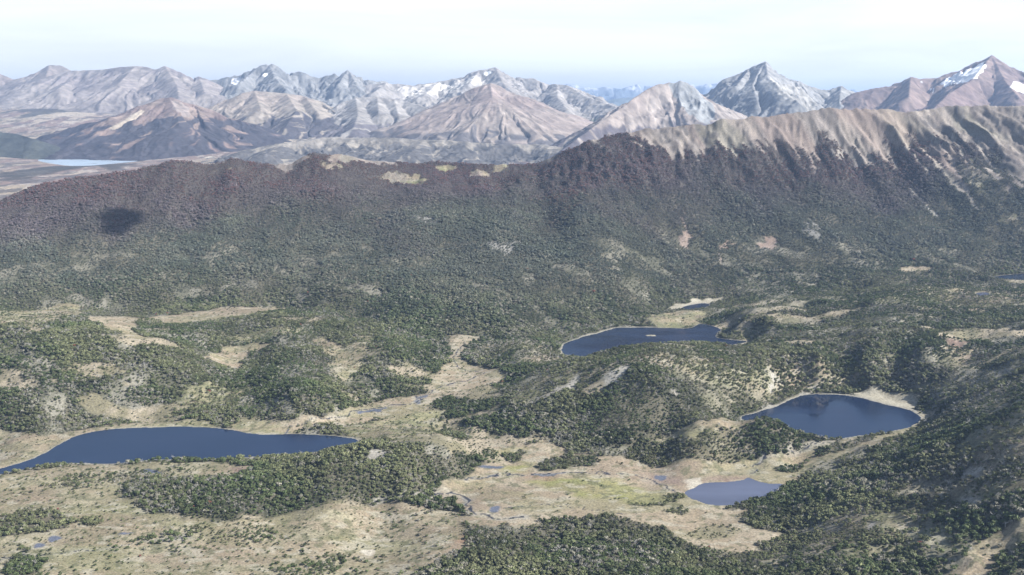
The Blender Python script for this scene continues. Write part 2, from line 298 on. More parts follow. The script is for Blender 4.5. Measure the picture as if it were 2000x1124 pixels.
# forest or shrub patches laid over the open ground
PATCH = [
 ('dense', 1., [(905,1045),(930,1030),(1030,1032),(1170,1016),(1260,1026),(1330,1056),(1430,1088),(1380,1200),(780,1200),(810,1124),(870,1096),(918,1072)]),
 ('dense', 1., [(560,925),(700,915),(800,885),(870,880),(950,892),(940,912),(860,950),(800,975),(690,988),(560,1002),(430,1020),(300,1008),(260,985),(400,960)]),
 ('dense', 1., [(880,820),(1000,800),(1150,770),(1300,770),(1400,800),(1380,830),(1290,850),(1240,890),(1120,872),(960,850)]),
 ('dense', 1., [(1470,1010),(1560,960),(1700,880),(1830,800),(1900,770),(1860,850),(1780,910),(1700,960),(1600,1010),(1560,1040)]),
 ('forest', .55, [(70,952),(120,936),(180,926),(235,924),(300,918),(360,912),(380,920),(300,932),(235,946),(180,958),(100,957)]),
 ('forest', .95, [(-80,1024),(30,1006),(90,995),(135,1000),(150,1018),(140,1027),(90,1040),(-80,1058)]),
 ('forest', .8, [(140,1010),(180,1006),(212,1012),(205,1023),(150,1024)]),
 ('forest', .5, [(235,1060),(330,1035),(420,1030),(540,1033),(585,1045),(500,1060),(400,1060),(300,1066)]),
 ('forest', .9, [(12,1102),(60,1092),(90,1102),(70,1128),(20,1128)]), ('forest', .9, [(25,1078),(45,1072),(58,1080),(45,1088),(26,1086)]),
 ('forest', .7, [(545,1108),(600,1092),(660,1088),(690,1098),(640,1126),(560,1130)]),
 ('forest', 1., [(980,892),(1000,878),(1024,885),(1012,898),(985,899)]),
 ('forest', 1., [(1050,906),(1080,892),(1110,887),(1165,893),(1175,906),(1130,913),(1052,917)]),
 ('forest', 1., [(1195,913),(1205,906),(1220,910),(1215,917)]), ('forest', .8, [(940,880),(960,875),(975,895),(955,902)]),
 ('forest', 1., [(1213,896),(1240,874),(1290,868),(1346,858),(1442,842),(1500,838),(1545,842),(1600,857),(1580,862),(1522,888),(1442,906),(1420,911),(1300,904),(1225,902)]),
 ('forest', 1., [(1512,922),(1540,902),(1585,896),(1560,914),(1535,926)]),
 ('forest', .9, [(1582,882),(1640,864),(1700,850),(1745,842),(1765,836),(1735,850),(1690,866),(1640,882),(1600,892)]),
 ('forest', .95, [(1222,984),(1262,968),(1332,964),(1312,979),(1242,991)]),
 ('forest', .8, [(1300,1000),(1330,992),(1350,1000),(1330,1008)]),
 ('forest', .9, [(1400,1000),(1450,980),(1500,970),(1500,980),(1440,998)]),
 ('forest', .35, [(1330,1040),(1380,1030),(1440,1030),(1440,1045),(1380,1052)]),
 ('forest', .9, [(880,978),(850,975),(790,985),(820,992),(880,990),(905,1005),(930,1010),(915,995)]),
 ('forest', .8, [(262,626),(300,620),(340,636),(262,640)]),
 ('rocky', .35, [(1560,1040),(1610,1022),(1660,1018),(1640,1036),(1590,1052)]), ('rocky', .3, [(1750,960),(1800,935),(1850,930),(1830,948),(1780,968)]), ('rocky', .35, [(1640,1090),(1700,1070),(1770,1068),(1740,1090),(1680,1104)]),
 ('rocky', .3, [(1860,870),(1910,845),(1990,830),(1960,856),(1900,880)]), ('rocky', .4, [(1480,1100),(1530,1084),(1580,1082),(1550,1104),(1500,1116)]), ('rocky', .3, [(1920,800),(1960,780),(2010,775),(1990,795),(1940,812)]), ('rocky', .35, [(1800,1080),(1840,1062),(1860,1070),(1830,1098)]),
 ('rockface', .1, [(706,902),(722,882),(742,882),(748,890),(738,902),(716,908)]),
 ('rockface', .2, [(1020,792),(1060,770),(1100,748),(1130,742),(1125,750),(1090,765),(1050,785)]),
 ('rockface', .25, [(1180,735),(1210,722),(1240,722),(1200,752),(1180,762)]),
 ('rockface', .1, [(1497,750),(1510,742),(1520,750),(1508,762)]), ('rockface', .2, [(1310,755),(1320,765),(1318,785),(1308,778)]),
 ('rockface', .1, [(1570,755),(1600,735),(1612,728),(1608,738),(1585,757)]),
 ('rockface', .15, [(1880,915),(1900,905),(1920,912),(1925,925),(1900,930)]), ('rockface', .1, [(1690,1030),(1710,1020),(1722,1028),(1705,1040)]),
 ('rockface', .15, [(1865,975),(1890,965),(1915,975),(1920,990),(1880,985)]),('rockface', .15, [(1540,780),(1560,766),(1600,762),(1560,776),(1530,792),(1500,802),(1440,820),(1450,812),(1500,796)]),
 ('moss', .01, [(1040,944),(1090,932),(1160,932),(1250,948),(1285,962),(1240,984),(1170,978),(1090,960)]),
 ('moss', .03, [(965,868),(1010,866),(1015,876),(985,882),(965,880)]), ('moss', .02, [(995,915),(1030,905),(1010,920),(990,926)]),
 ('pink', .01, [(1225,922),(1270,916),(1320,925),(1332,948),(1300,945),(1250,935)]),
 ('pink', .01, [(1380,938),(1400,934),(1450,936),(1440,941),(1390,942)]), ('pink', .01, [(740,990),(800,982),(840,990),(800,996),(760,998)]),
 ('rust', .01, [(872,1060),(905,1050),(912,1070),(880,1082),(855,1086)]), ('sandpale', 0, [(706,1072),(722,1064),(727,1070),(718,1086),(708,1084)]),
 ('rust', .01, [(1030,928),(1060,922),(1100,926),(1060,934)]), ('pink', .02, [(445,915),(475,912),(485,925),(450,930)]),
 ('sandpale', 0, [(1335,955),(1345,938),(1372,930),(1375,938),(1355,952),(1345,958)]),
 ('pool', 0, [(926,918),(950,914),(985,912),(960,920),(935,922)]), ('pool', 0, [(1035,926),(1050,922),(1115,925),(1080,929)]),
 ('pool', 0, [(952,988),(968,983),(985,988),(975,996),(960,998)]), ('pool', 0, [(1262,926),(1290,922),(1305,930),(1285,936)]),
 ('pool', 0, [(275,919),(300,915),(325,919),(300,924)]), ('pool', 0, [(905,968),(915,975),(922,992),(914,994),(905,980)]),
 ('pool', 0, [(60,1066),(85,1060),(80,1070),(62,1072)]), ('pool', 0, [(95,1050),(110,1044),(118,1052),(100,1058)]), ('pool', 0, [(232,1038),(250,1036),(256,1043),(240,1044)]),
 # streams
 ('pool', 0, [(552,850),(556,838),(562,838),(560,850)]), ('pool', 0, [(805,776),(835,768),(838,772),(812,780),(828,786),(815,792),(803,788),(815,783)]),
 ('pool', 0, [(690,812),(705,804),(760,800),(758,804),(715,808),(700,814)]),
 ('pool', 0, [(1500,895),(1490,916),(1484,915),(1494,895)]), ('pool', 0, [(905,934),(960,926),(985,924),(960,930),(910,938)]),
]
# ridge: bare ground above and inside the forest
RIDGE = [
 ('scree', 0, [(1048,324),(1075,312),(1150,277),(1160,290),(1170,296),(1180,283),(1172,274),(1200,268),(1225,274),(1245,284),(1262,280),(1290,296),(1303,292),(1312,300),(1330,288),(1345,298),(1356,300),(1362,290),(1372,276),(1390,280),(1422,290),(1440,305),(1445,288),(1470,282),(1492,290),(1480,270),(1527,262),(1545,270),(1569,288),(1576,322),(1590,312),(1594,280),(1615,262),(1611,302),(1629,290),(1653,290),(1690,314),(1702,302),(1751,330),(1735,300),(1728,272),(1745,262),(1772,305),(1790,300),(1768,262),(1800,262),(1862,350),(1878,372),(1860,330),(1830,280),(1822,262),(1850,282),(1872,340),(1868,300),(1855,262),(1880,275),(1900,280),(1925,300),(1935,290),(1945,285),(1950,330),(1965,345),(1975,320),(1985,350),(1980,372),(2010,365),(2300,380),(2400,100),(1000,100)]),
 ('scree', 0, [(1800,262),(1822,262),(1880,345),(1905,410),(1895,395),(1860,340)]),
 ('olive', .2, [(745,346),(775,340),(830,347),(832,358),(800,364),(755,360)]), ('olive', .2, [(855,328),(880,325),(892,334),(862,338)]),
 ('olive', .2, [(912,338),(940,336),(965,342),(930,349)]), ('olive', .1, [(952,320),(972,316),(992,326),(984,336),(962,333)]),
 ('scree', 0, [(600,303),(640,300),(700,303),(775,316),(790,326),(740,322),(700,318),(650,320),(640,310)]), ('olive', .2, [(622,314),(645,318),(668,328),(655,334),(630,326)]),
 ('scree', 0, [(415,325),(435,318),(432,328)]), ('scree', 0, [(510,322),(560,314),(600,305),(590,325),(540,328)]), ('tan', 0, [(443,326),(455,334),(450,338)]),
 ('deadwood', .7, [(795,422),(830,420),(862,432),(858,442),(800,434)]), ('deadwood', .7, [(940,468),(980,468),(1018,482),(1030,490),(1000,492),(945,480)]),
 ('deadwood', .4, [(1560,436),(1580,432),(1605,445),(1600,456),(1575,450)]), ('cliff', 0, [(1482,490),(1498,464),(1514,460),(1520,470),(1518,486),(1500,500),(1490,505)]),
 ('sandpale', 0, [(1622,322),(1630,310),(1652,312),(1648,320)]), ('sandpale', 0, [(1655,306),(1672,308),(1668,316)]),
 ('rocky', .3, [(1885,650),(1895,640),(1905,655)]), ('cliff', .2, [(1320,470),(1345,440),(1350,480)]), ('cliff', .4, [(1410,520),(1440,490),(1435,510),(1415,530)]),
 ('rocky', .4, [(1870,330),(1900,320),(1930,360),(1915,380),(1890,350)]), ('rocky', .5, [(1940,420),(1985,415),(2000,430),(1950,432)]),
 ('rockface', .5, [(1820,398),(1790,378),(1780,368),(1800,395),(1820,412)]),
]
PAL = {   # two tones each, mixed by noise
 'forestfloor': ((.060, .062, .040), (.13, .12, .085)),
 'bog': ((.235, .21, .135), (.34, .305, .21)), 'tan': ((.31, .255, .18), (.38, .325, .24)), 'olive': ((.20, .20, .115), (.32, .29, .18)),
 'rocky': ((.17, .165, .105), (.30, .28, .215)), 'rockface': ((.30, .28, .245), (.42, .40, .35)), 'sand': ((.33, .30, .23), (.42, .39, .31)),
 'sandpale': ((.42, .37, .30), (.48, .44, .36)), 'moss': ((.25, .25, .10), (.31, .29, .14)), 'pink': ((.24, .175, .14), (.31, .24, .19)), 'rust': ((.31, .19, .125), (.34, .25, .17)),
 'pool': ((.10, .115, .15), (.13, .145, .19)), 'scree': ((.238, .205, .183), (.32, .28, .245)), 'deadwood': ((.20, .195, .175), (.29, .28, .255)), 'cliff': ((.30, .225, .18), (.38, .30, .25)),
}
def wpoly(P_, Hf): return chaikin([march(u, v, Hf) for u, v in P_], 1)
WC = [(k_, d_, wpoly(P_, H)) for k_, d_, P_ in COVER+PATCH+RIDGE]
NRC = len(COVER)+len(PATCH)
STREAMS = [([(740,988),(760,978),(782,971),(817,968),(860,964),(895,966),(910,973),(920,989),(935,1002),(960,1004),(992,1009),(1024,1009)], 3.4, 1),
 ([(906,934),(930,933),(952,929),(984,925),(1027,927),(1049,923),(1113,925),(1184,927),(1237,927),(1273,937),(1308,952),(1350,969)], 2.6, 0),
 ([(905,668),(890,690),(880,708),(905,722),(950,732),(920,742),(880,750),(850,760),(842,763),(824,770),(806,774),(828,781),(806,790),(757,800),(720,801),(696,804),(691,809),(664,813),(600,822),(562,832),(556,850)], 2.4, 0),
 ([(-40,1108),(0,1100),(40,1092),(95,1085),(130,1078),(150,1075),(220,1068),(265,1062),(300,1058),(360,1048)], 1.8, 1),
 ([(1620,860),(1580,868),(1560,880),(1500,893),(1495,910),(1485,915),(1465,930)], 2, 1), ([(1220,1010),(1160,1000),(1110,992),(1040,985),(985,990)], 1.2, 0)]
STREAKS = [([(1728,285),(1745,315),(1752,332)],7), ([(1800,290),(1835,330),(1860,355),(1878,374)],8), ([(1820,265),(1850,300),(1872,340)],6), ([(1860,262),(1875,290),(1890,330)],5), ([(1778,368),(1795,385),(1812,402)],5), ([(1905,275),(1925,310),(1945,330)],6),
 ([(1690,270),(1720,300),(1752,330)],4.5), ([(1640,290),(1660,300),(1672,318)],5), ([(1760,270),(1790,310),(1815,345)],4.5), ([(1930,330),(1950,350)],9), ([(1880,360),(1895,390),(1910,412)],4.5), ([(1660,265),(1685,290),(1705,318)],4), ([(1790,262),(1808,285),(1830,315)],4.5), ([(1355,290),(1366,316)],3.5), ([(1475,280),(1492,296)],4), ([(1425,285),(1440,306)],5), ([(1230,275),(1262,292)],5)]
KW = [(np.array([march(u, v, H) for u, v in P_]), w_) for P_, w_ in STREAKS]
SW = [(np.array([march(u, v, H) for u, v in P_]), w_, p_) for P_, w_, p_ in STREAMS]
SHORES = [LK[k_][1] for k_ in 'ABCE']
SOFT = {'pool': 2.5, 'sandpale': 3, 'sand': 6, 'forest': 6, 'dense': 8, 'moss': 22, 'pink': 18, 'rust': 16, 'rockface': 6, 'rocky': 22, 'scree': 15, 'cliff': 6, 'deadwood': 16, 'tan': 8, 'bog': 9, 'olive': 14}
def cover(x, y):
    """tree density, ground colour, ridge parameter at world points (1-D arrays)"""
    wx = x+fbm(x, y, 60, 3, 1)*9+fbm(x, y, 12, 2, 5)*3; wy = y+fbm(x, y, 60, 3, 2)*16+fbm(x, y, 12, 2, 6)*5
    a, yc, yf, t = ridge_t(x, y); right = sstep(-.05, .12, a); onr = sstep(-.08, .1, t)
    n1 = fbm(x, y*.6, 34, 4, 3); n2 = fbm(x*.45, y, 26, 4, 5); n3 = fbm(x, y, 110, 3, 6); n4 = fbm(x, y, 9, 2, 2)
    m = sstep(-.5, .5, n1)[:, None]
    fl = PAL['forestfloor']; col = lerp(np.array(fl[0]), np.array(fl[1]), m)
    # glades, rock ribs and dead stands inside the woods
    sl = x*.8+y*.5                     # the stands lie in slanting bands
    gp = fbm(sl, (y-x*.5)*.45, 55, 4, 4)+.3*n3
    gap = sstep(.22, .55, gp)*(1-sstep(.25, .5, t)); rk = sstep(.22, .5, fbm(sl*.6, (y-x*.4), 60, 5, 1)+.3*n3)*(1-sstep(-.12, .03, t))*sstep(-.12, .1, a+.1*n3)
    dens = .99-.42*gap
    up = sstep(.3, .75, t)[:, None]; col = lerp(col, np.array((.082, .070, .068)), up*.85)
    c_gap = lerp(np.array((.17, .165, .12)), np.array((.30, .285, .235)), m)
    col = lerp(col, c_gap, (gap*lerp(.75, .5, onr))[:, None])
    gk = sstep(.40, .58, fbm(x*.6, y, 130, 5, 0)+.2*n2)*(1-sstep(-.2, -.05, t)); dens = dens*(1-.7*gk); col = lerp(col, lerp(np.array(PAL['bog'][0]), np.array(PAL['tan'][1]), m), (gk*.85)[:, None])
    dens = dens*(1-.26*rk); col = lerp(col, lerp(np.array(PAL['rocky'][0]), np.array(PAL['rocky'][1]), m), (rk*.6)[:, None])
    op = np.zeros(x.shape)
    s_ = x-(1-np.clip(t, -1, 1.2))*350*right
    fing = fbm(s_, y*.05, 230, 2, 1)*60+fbm(s_, y*.05, 42, 4, 4)*70+fbm(s_, y*.1, 14, 2, 6)*34
    rx = x+fbm(x, y*.3, 70, 3, 4)*14; ry = y+fing*lerp(.45, 1, right)*onr
    for i, (k_, d_, P_) in enumerate(WC):
        w_ = SOFT[k_]; X_, Y_ = (wx, wy) if i < NRC else (rx, ry)
        j = np.nonzero((X_ > P_[:, 0].min()-2*w_) & (X_ < P_[:, 0].max()+2*w_) & (Y_ > P_[:, 1].min()-2*w_) & (Y_ < P_[:, 1].max()+2*w_))[0]
        if len(j) == 0: continue
        sd = sdist(P_, X_[j], Y_[j], w_*2.2)
        k = 1-sstep(-w_, w_, sd+n2[j]*w_*.9)
        if k_ == 'dense' and d_ < .95: k = k*.5
        if k_ == 'dense': dens[j] = lerp(dens[j], d_, k); col[j] = lerp(col[j], lerp(np.array(fl[0]), np.array(fl[1]), m[j]), k[:, None]); op[j] *= 1-k; continue
        dens[j] = lerp(dens[j], d_, sstep(.3, .7, k))
        if k_ == 'forest': p = PAL['forestfloor'] if d_ > .85 else PAL['bog']
        else: p = PAL[k_]
        col[j] = lerp(col[j], lerp(np.array(p[0]), np.array(p[1]), m[j]), k[:, None])
        if k_ in ('bog', 'tan', 'olive', 'rocky', 'moss'): op[j] = lerp(op[j], 1, k)
        elif k_ in ('pool', 'sandpale', 'rockface', 'scree', 'cliff', 'sand', 'pink'): op[j] *= 1-k
        elif k_ == 'forest': op[j] = lerp(op[j], .4, k)
    for P_, w_, pale in SW:
        j = np.nonzero((wx > P_[:, 0].min()-30) & (wx < P_[:, 0].max()+30) & (wy > P_[:, 1].min()-30) & (wy < P_[:, 1].max()+30))[0]
        if len(j) == 0: continue
        X_, Y_ = wx[j], wy[j]; dd = np.full(len(j), 1e9)
        for (x0, y0), (x1, y1) in zip(P_[:-1], P_[1:]):
            ex, ey = x1-x0, y1-y0; tq = np.clip(((X_-x0)*ex+(Y_-y0)*ey)/(ex*ex+ey*ey+1e-9), 0, 1); dd = np.minimum(dd, np.hypot(X_-x0-tq*ex, Y_-y0-tq*ey))
        w_ = w_*.62; kf = (1-sstep(w_*2, w_*5+pale*6, dd+n2[j]*5))*(.35+.45*pale); col[j] = lerp(col[j], np.array((.34, .32, .27)), kf[:, None])
        kw = 1-sstep(w_*.7, w_*1.25, dd+n4[j]*w_*.5); col[j] = lerp(col[j], np.array((.035, .04, .055)), kw[:, None]); op[j] *= 1-kw; dens[j] *= 1-kw
    for P_ in SHORES:
        j = np.nonzero((x > P_[:, 0].min()-30) & (x < P_[:, 0].max()+30) & (y > P_[:, 1].min()-30) & (y < P_[:, 1].max()+30))[0]
        if len(j) == 0: continue
        sd = sdist(P_, x[j]+fbm(x[j], y[j], 30, 2, 1)*3, y[j]+fbm(x[j], y[j], 30, 2, 2)*3, 20)
        kw = 1-sstep(3, 9, sd+n3[j]*5); col[j] = lerp(col[j], np.array((.33, .31, .26)), kw[:, None]*.85); dens[j] *= 1-kw
    for P_, w_ in KW:
        j = np.nonzero((x > P_[:, 0].min()-30) & (x < P_[:, 0].max()+30) & (y > P_[:, 1].min()-30) & (y < P_[:, 1].max()+30))[0]
        if len(j) == 0: continue
        X_, Y_ = x[j]+n1[j]*5, y[j]; dd = np.full(len(j), 1e9)
        for (x0, y0), (x1, y1) in zip(P_[:-1], P_[1:]):
            ex, ey = x1-x0, y1-y0; tq = np.clip(((X_-x0)*ex+(Y_-y0)*ey)/(ex*ex+ey*ey+1e-9), 0, 1); dd = np.minimum(dd, np.hypot(X_-x0-tq*ex, Y_-y0-tq*ey))
        kw = 1-sstep(w_*.6, w_*1.4, dd+n4[j]*w_*.6); col[j] = lerp(col[j], np.array((.36, .32, .275)), kw[:, None]); dens[j] *= 1-kw
    # mottling of the open ground: straw, moss, reddish peat, dark tussocks
    q = (op*sstep(.10, .45, n2+.5*n3))[:, None]; col = lerp(col, np.array((.33, .27, .19)), q*.7)
    q = (op*sstep(.05, .5, fbm(x*.5, y, 75, 4, 7)))[:, None]; col = lerp(col, np.array((.215, .215, .11)), q*.42)
    q = (op*sstep(.15, .5, fbm(x*.5, y, 95, 4, 0)))[:, None]; col = lerp(col, np.array((.25, .195, .145)), q*.45)
    q = (op*sstep(.35, .6, n4+.3*n1))[:, None]; col = lerp(col, np.array((.12, .125, .07)), q*.7)
    q = (op*sstep(.42, .6, fbm(x*.6, y, 16, 3, 1)))[:, None]; col = lerp(col, np.array((.40, .37, .29)), q*.6)
    # scree tones: reddish, grey and faint green streaks running down the slope
    sc = (onr*(1-np.clip(dens, 0, 1))*sstep(.5, .6, t))
    g_ = fbm(s_, y*.12, 60, 4, 2)
    col = lerp(col, np.array((.225, .20, .185)), (sc*sstep(0, .5, g_)*.75)[:, None]); col = lerp(col, np.array((.20, .195, .145)), (sc*sstep(.2, .55, fbm(s_, y*.4, 150, 3, 3))*.45)[:, None])
    col = col*(1+.34*(sc*fbm(s_, y*.09, 17, 3, 5))[:, None]); crag = sc*sstep(.30, .5, fbm(s_, y*.5, 55, 5, 2, rough=.65)); col = lerp(col, np.array((.135, .125, .12)), (crag*.8)[:, None])
    col = lerp(col, np.array((.28, .215, .185)), (sc*sstep(.1, .5, fbm(s_, y*.1, 110, 3, 0))*.5)[:, None])
    return np.clip(dens, 0, 1), col*.80, t

# ------------------------------------------------------------------ materials
def mat_ground(name, bump=1.0, fine_scale=.35, rough=.95, contrast=.25):
    m = bpy.data.materials.new(name); m.use_nodes = True; nt = m.node_tree; L = nt.links
    b = nt.nodes['Principled BSDF']; b.inputs['Roughness'].default_value = rough; b.inputs['Specular IOR Level'].default_value = .15
    at = N(nt, 'ShaderNodeAttribute'); at.attribute_name = 'Col'
    geo = N(nt, 'ShaderNodeNewGeometry')
    n1 = N(nt, 'ShaderNodeTexNoise'); n1.inputs['Scale'].default_value = fine_scale; n1.inputs['Detail'].default_value = 5; n1.inputs['Roughness'].default_value = .65
    mr = N(nt, 'ShaderNodeMapRange'); mr.inputs['From Min'].default_value = .3; mr.inputs['From Max'].default_value = .7
    mr.inputs['To Min'].default_value = 1-contrast; mr.inputs['To Max'].default_value = 1+contrast
    mu = N(nt, 'ShaderNodeVectorMath'); mu.operation = 'MULTIPLY'
    L.new(geo.outputs['Position'], n1.inputs['Vector']); L.new(n1.outputs['Fac'], mr.inputs['Value'])
    L.new(at.outputs['Color'], mu.inputs[0]); L.new(mr.outputs[0], mu.inputs[1]); L.new(mu.outputs[0], b.inputs['Base Color'])
    bp = N(nt, 'ShaderNodeBump'); bp.inputs['Strength'].default_value = .6; bp.inputs['Distance'].default_value = bump
    L.new(n1.outputs['Fac'], bp.inputs['Height']); L.new(bp.outputs[0], b.inputs['Normal'])
    return m
def tag(o, label, cat=None, kind=None, group=None):
    o['label'] = label
    if cat: o['category'] = cat
    if kind: o['kind'] = kind
    if group: o['group'] = group
    return o
def mesh_np(name, V, Fq, mat, col=None, smooth=True):
    me = bpy.data.meshes.new(name); k = Fq.shape[1]
    me.vertices.add(len(V)); me.vertices.foreach_set('co', np.ascontiguousarray(V, dtype=np.float32).ravel())
    me.loops.add(Fq.size); me.loops.foreach_set('vertex_index', np.ascontiguousarray(Fq, dtype=np.int32).ravel())
    me.polygons.add(len(Fq)); me.polygons.foreach_set('loop_start', np.arange(0, Fq.size, k, dtype=np.int32))
    me.polygons.foreach_set('loop_total', np.full(len(Fq), k, dtype=np.int32))
    if smooth: me.polygons.foreach_set('use_smooth', np.ones(len(Fq), dtype=bool))
    me.update(calc_edges=True)
    if col is not None:
        at = me.attributes.new('Col', 'FLOAT_COLOR', 'POINT')
        at.data.foreach_set('color', np.c_[col, np.ones(len(col))].astype(np.float32).ravel())
    me.materials.append(mat)
    o = bpy.data.objects.new(name, me); C.objects.link(o)
    return o
def gridF(nr, nc):
    i, j = np.meshgrid(np.arange(nr-1), np.arange(nc-1), indexing='ij'); a = (i*nc+j).ravel()
    return np.stack([a, a+1, a+nc+1, a+nc], 1)

# ------------------------------------------------------------------ terrain sheet
ys = np.r_[np.geomspace(930, 5900, 860), np.geomspace(5925, 26000, 330), np.geomspace(26500, 55500, 30)]
As = np.linspace(-.62, .62, 1180)
yy, aa = np.meshgrid(ys, As, indexing='ij'); xx = (aa*yy).ravel(); yy = yy.ravel()
zz = H(xx, yy)
dens, col, tt = cover(xx, yy)
# far plain colours: tan and purple-grey moor with dark wood patches
farm = sstep(5300, 6200, yy); lowl = 1-sstep(8200, 9600, yy)
fn = sstep(-.35, .35, fbm(xx, yy*.3, 420, 5, 3)); fn2 = sstep(.22, .42, fbm(xx, yy*.25, 420, 6, 5)+.2*fbm(xx, yy, 2600, 2, 1)-.06); fn3 = sstep(-.2, .7, fbm(xx, yy, 2500, 3, 2))
fc = lerp(np.array((.21, .155, .135)), np.array((.30, .25, .19)), fn[:, None]); fc = lerp(fc, np.array((.42, .36, .29)), (sstep(.35, .6, fbm(xx, yy*.3, 300, 4, 7)))[:, None]*.8)
fb = fbm(xx, yy*.42, 95, 5, 4, rough=.65)
fc = lerp(fc, np.array((.40, .36, .32)), (sstep(.12, .5, fbm(xx, yy*.42, 75, 5, 1, rough=.65))*.7)[:, None]); fc = lerp(fc, np.array((.085, .08, .08)), (sstep(.05, .45, fb+.25*lowl)*.8)[:, None])
fc = lerp(fc, np.array((.055, .055, .05)), (fn2*.85)[:, None]); fc = lerp(fc, fc*np.array((.9, .85, .95)), fn3[:, None])
col = lerp(col, fc, farm[:, None])
M_ground = mat_ground('valley_soil', .7, .3, .95, .5); M_far = mat_ground('far_moor', 14, .03, .95, .35)
Vt = np.c_[xx, yy, zz]; Fa = gridF(len(ys), len(As))
cx = xx[Fa].mean(1); cyy = yy[Fa].mean(1); _, yc_, yf_, t_ = ridge_t(cx, cyy)
sel = np.where(t_ < -.02, 0, np.where(cyy < 6100, 1, 2))
def sub(name, mask, mat, label):
    f = Fa[mask]; u_, inv = np.unique(f, return_inverse=True)
    o = mesh_np(name, Vt[u_], inv.reshape(f.shape), mat, col[u_]); return tag(o, label, kind='structure')
sub('ground', sel == 0, M_ground, 'valley floor of tan bog and low hills around the lakes')
sub('ridge', sel == 1, M_ground, 'long forested ridge with bare tan scree crest across the picture')
sub('plain', sel == 2, M_far, 'hazy far plain of moor and woods beyond the forested ridge')

# ------------------------------------------------------------------ lakes
def mat_water(name, deep, bump, rough=.08):
    m = bpy.data.materials.new(name); m.use_nodes = True; nt = m.node_tree; L = nt.links
    b = nt.nodes['Principled BSDF'];  b.inputs['Roughness'].default_value = rough; b.inputs['IOR'].default_value = 1.33
    geo = N(nt, 'ShaderNodeNewGeometry'); n1 = N(nt, 'ShaderNodeTexNoise'); n1.inputs['Scale'].default_value = .25; n1.inputs['Detail'].default_value = 4
    bp = N(nt, 'ShaderNodeBump'); bp.inputs['Strength'].default_value = 1; bp.inputs['Distance'].default_value = bump
    L.new(geo.outputs['Position'], n1.inputs['Vector']); L.new(n1.outputs['Fac'], bp.inputs['Height']); L.new(bp.outputs[0], b.inputs['Normal'])
    mp_ = N(nt, 'ShaderNodeMapping'); mp_.inputs['Scale'].default_value = (.006, .016, .01); n2 = N(nt, 'ShaderNodeTexNoise'); n2.inputs['Scale'].default_value = 1; n2.inputs['Detail'].default_value = 4
    mr = N(nt, 'ShaderNodeMapRange'); mr.inputs['From Min'].default_value = .35; mr.inputs['From Max'].default_value = .65; mr.inputs['To Min'].default_value = rough*.6; mr.inputs['To Max'].default_value = rough*2.2
    mc = N(nt, 'ShaderNodeMix'); mc.data_type = 'RGBA'; mc.inputs['A'].default_value = (*[v*.55 for v in deep], 1); mc.inputs['B'].default_value = (*[v*1.5 for v in deep], 1)
    L.new(geo.outputs['Position'], mp_.inputs['Vector']); L.new(mp_.outputs[0], n2.inputs['Vector']); L.new(n2.outputs['Fac'], mr.inputs['Value']); L.new(mr.outputs[0], b.inputs['Roughness']); L.new(n2.outputs['Fac'], mc.inputs['Factor']); L.new(mc.outputs['Result'], b.inputs['Base Color'])
    return m
M_water = mat_water('lake_water', (.010, .020, .050), .03, .10); M_waterf = mat_water('far_lake_water', (.33, .40, .48), .05, .35)
M_pond = mat_water('pond_water', (.085, .095, .14), .03, .06)
LLAB = {'A': 'large dark blue lake at the left, its near shore lined by bog', 'B': 'dark blue lake at the foot of the forested ridge, behind the rocky knoll', 'C': 'round deep blue lake at the right below the near hillside',
        'D': 'small shallow grey-blue pond in the tan bog below the round lake', 'E': 'tiny dark lake with pale shore at the foot of the ridge', 'F': 'dark lake cut by the right edge at the foot of the ridge', 'G': 'tiny blue pond on the low hills near the right edge', 'Z': 'pale blue lake on the far plain beyond the ridge at the left'}
for k_, (z_, P_) in LK.items():
    big = 14 if k_ != 'Z' else 60
    c0 = P_.mean(0); q = np.roll(P_, -1, 0)-np.roll(P_, 1, 0); nrm = np.c_[q[:, 1], -q[:, 0]]; nrm /= np.linalg.norm(nrm, axis=1)[:, None]+1e-9
    area = (P_[:, 0]*np.roll(P_[:, 1], -1)-np.roll(P_[:, 0], -1)*P_[:, 1]).sum()
    nrm *= np.sign(area); PO = P_+nrm*big*.8
    me = bpy.data.meshes.new('lake'); me.from_pydata([(x, y, z_) for x, y in PO], [], [list(range(len(PO)))[::1 if area > 0 else -1]]); me.materials.append(M_waterf if k_ == 'Z' else M_pond if k_ in 'DG' else M_water)
    o = bpy.data.objects.new('pond' if k_ in 'DG' else 'lake', me); C.objects.link(o); tag(o, LLAB[k_], kind='structure')

def islet():
    px, py, _ = at_z(1272, 656, 12); V = [(px, py, 13.9)]; Fc = []
    for r_, z_ in ((3, 13.6), (6, 13.0), (10, 11.5)):
        for i in range(18):
            t = i*math.pi/9; q = r_*(1+.25*math.sin(3*t+r_)+.12*math.sin(7*t)); V.append((px+q*1.5*math.cos(t), py+q*.8*math.sin(t), z_+.3*math.sin(5*t)))
    for i in range(18): Fc.append((0, 1+i, 1+(i+1) % 18))
    for k in range(2):
        for i in range(18): a = 1+k*18+i; b = 1+k*18+(i+1) % 18; Fc.append((a, a+18, b+18, b))
    me = bpy.data.meshes.new('islet'); me.from_pydata(V, [], Fc)
    at = me.attributes.new('Col', 'FLOAT_COLOR', 'POINT'); at.data.foreach_set('color', np.tile(np.array((.27, .25, .19, 1), dtype=np.float32), len(V)))
    me.materials.append(M_ground); o = bpy.data.objects.new('islet', me); C.objects.link(o); tag(o, 'tiny pale islet in the middle of the lake below the ridge', kind='structure')
islet()

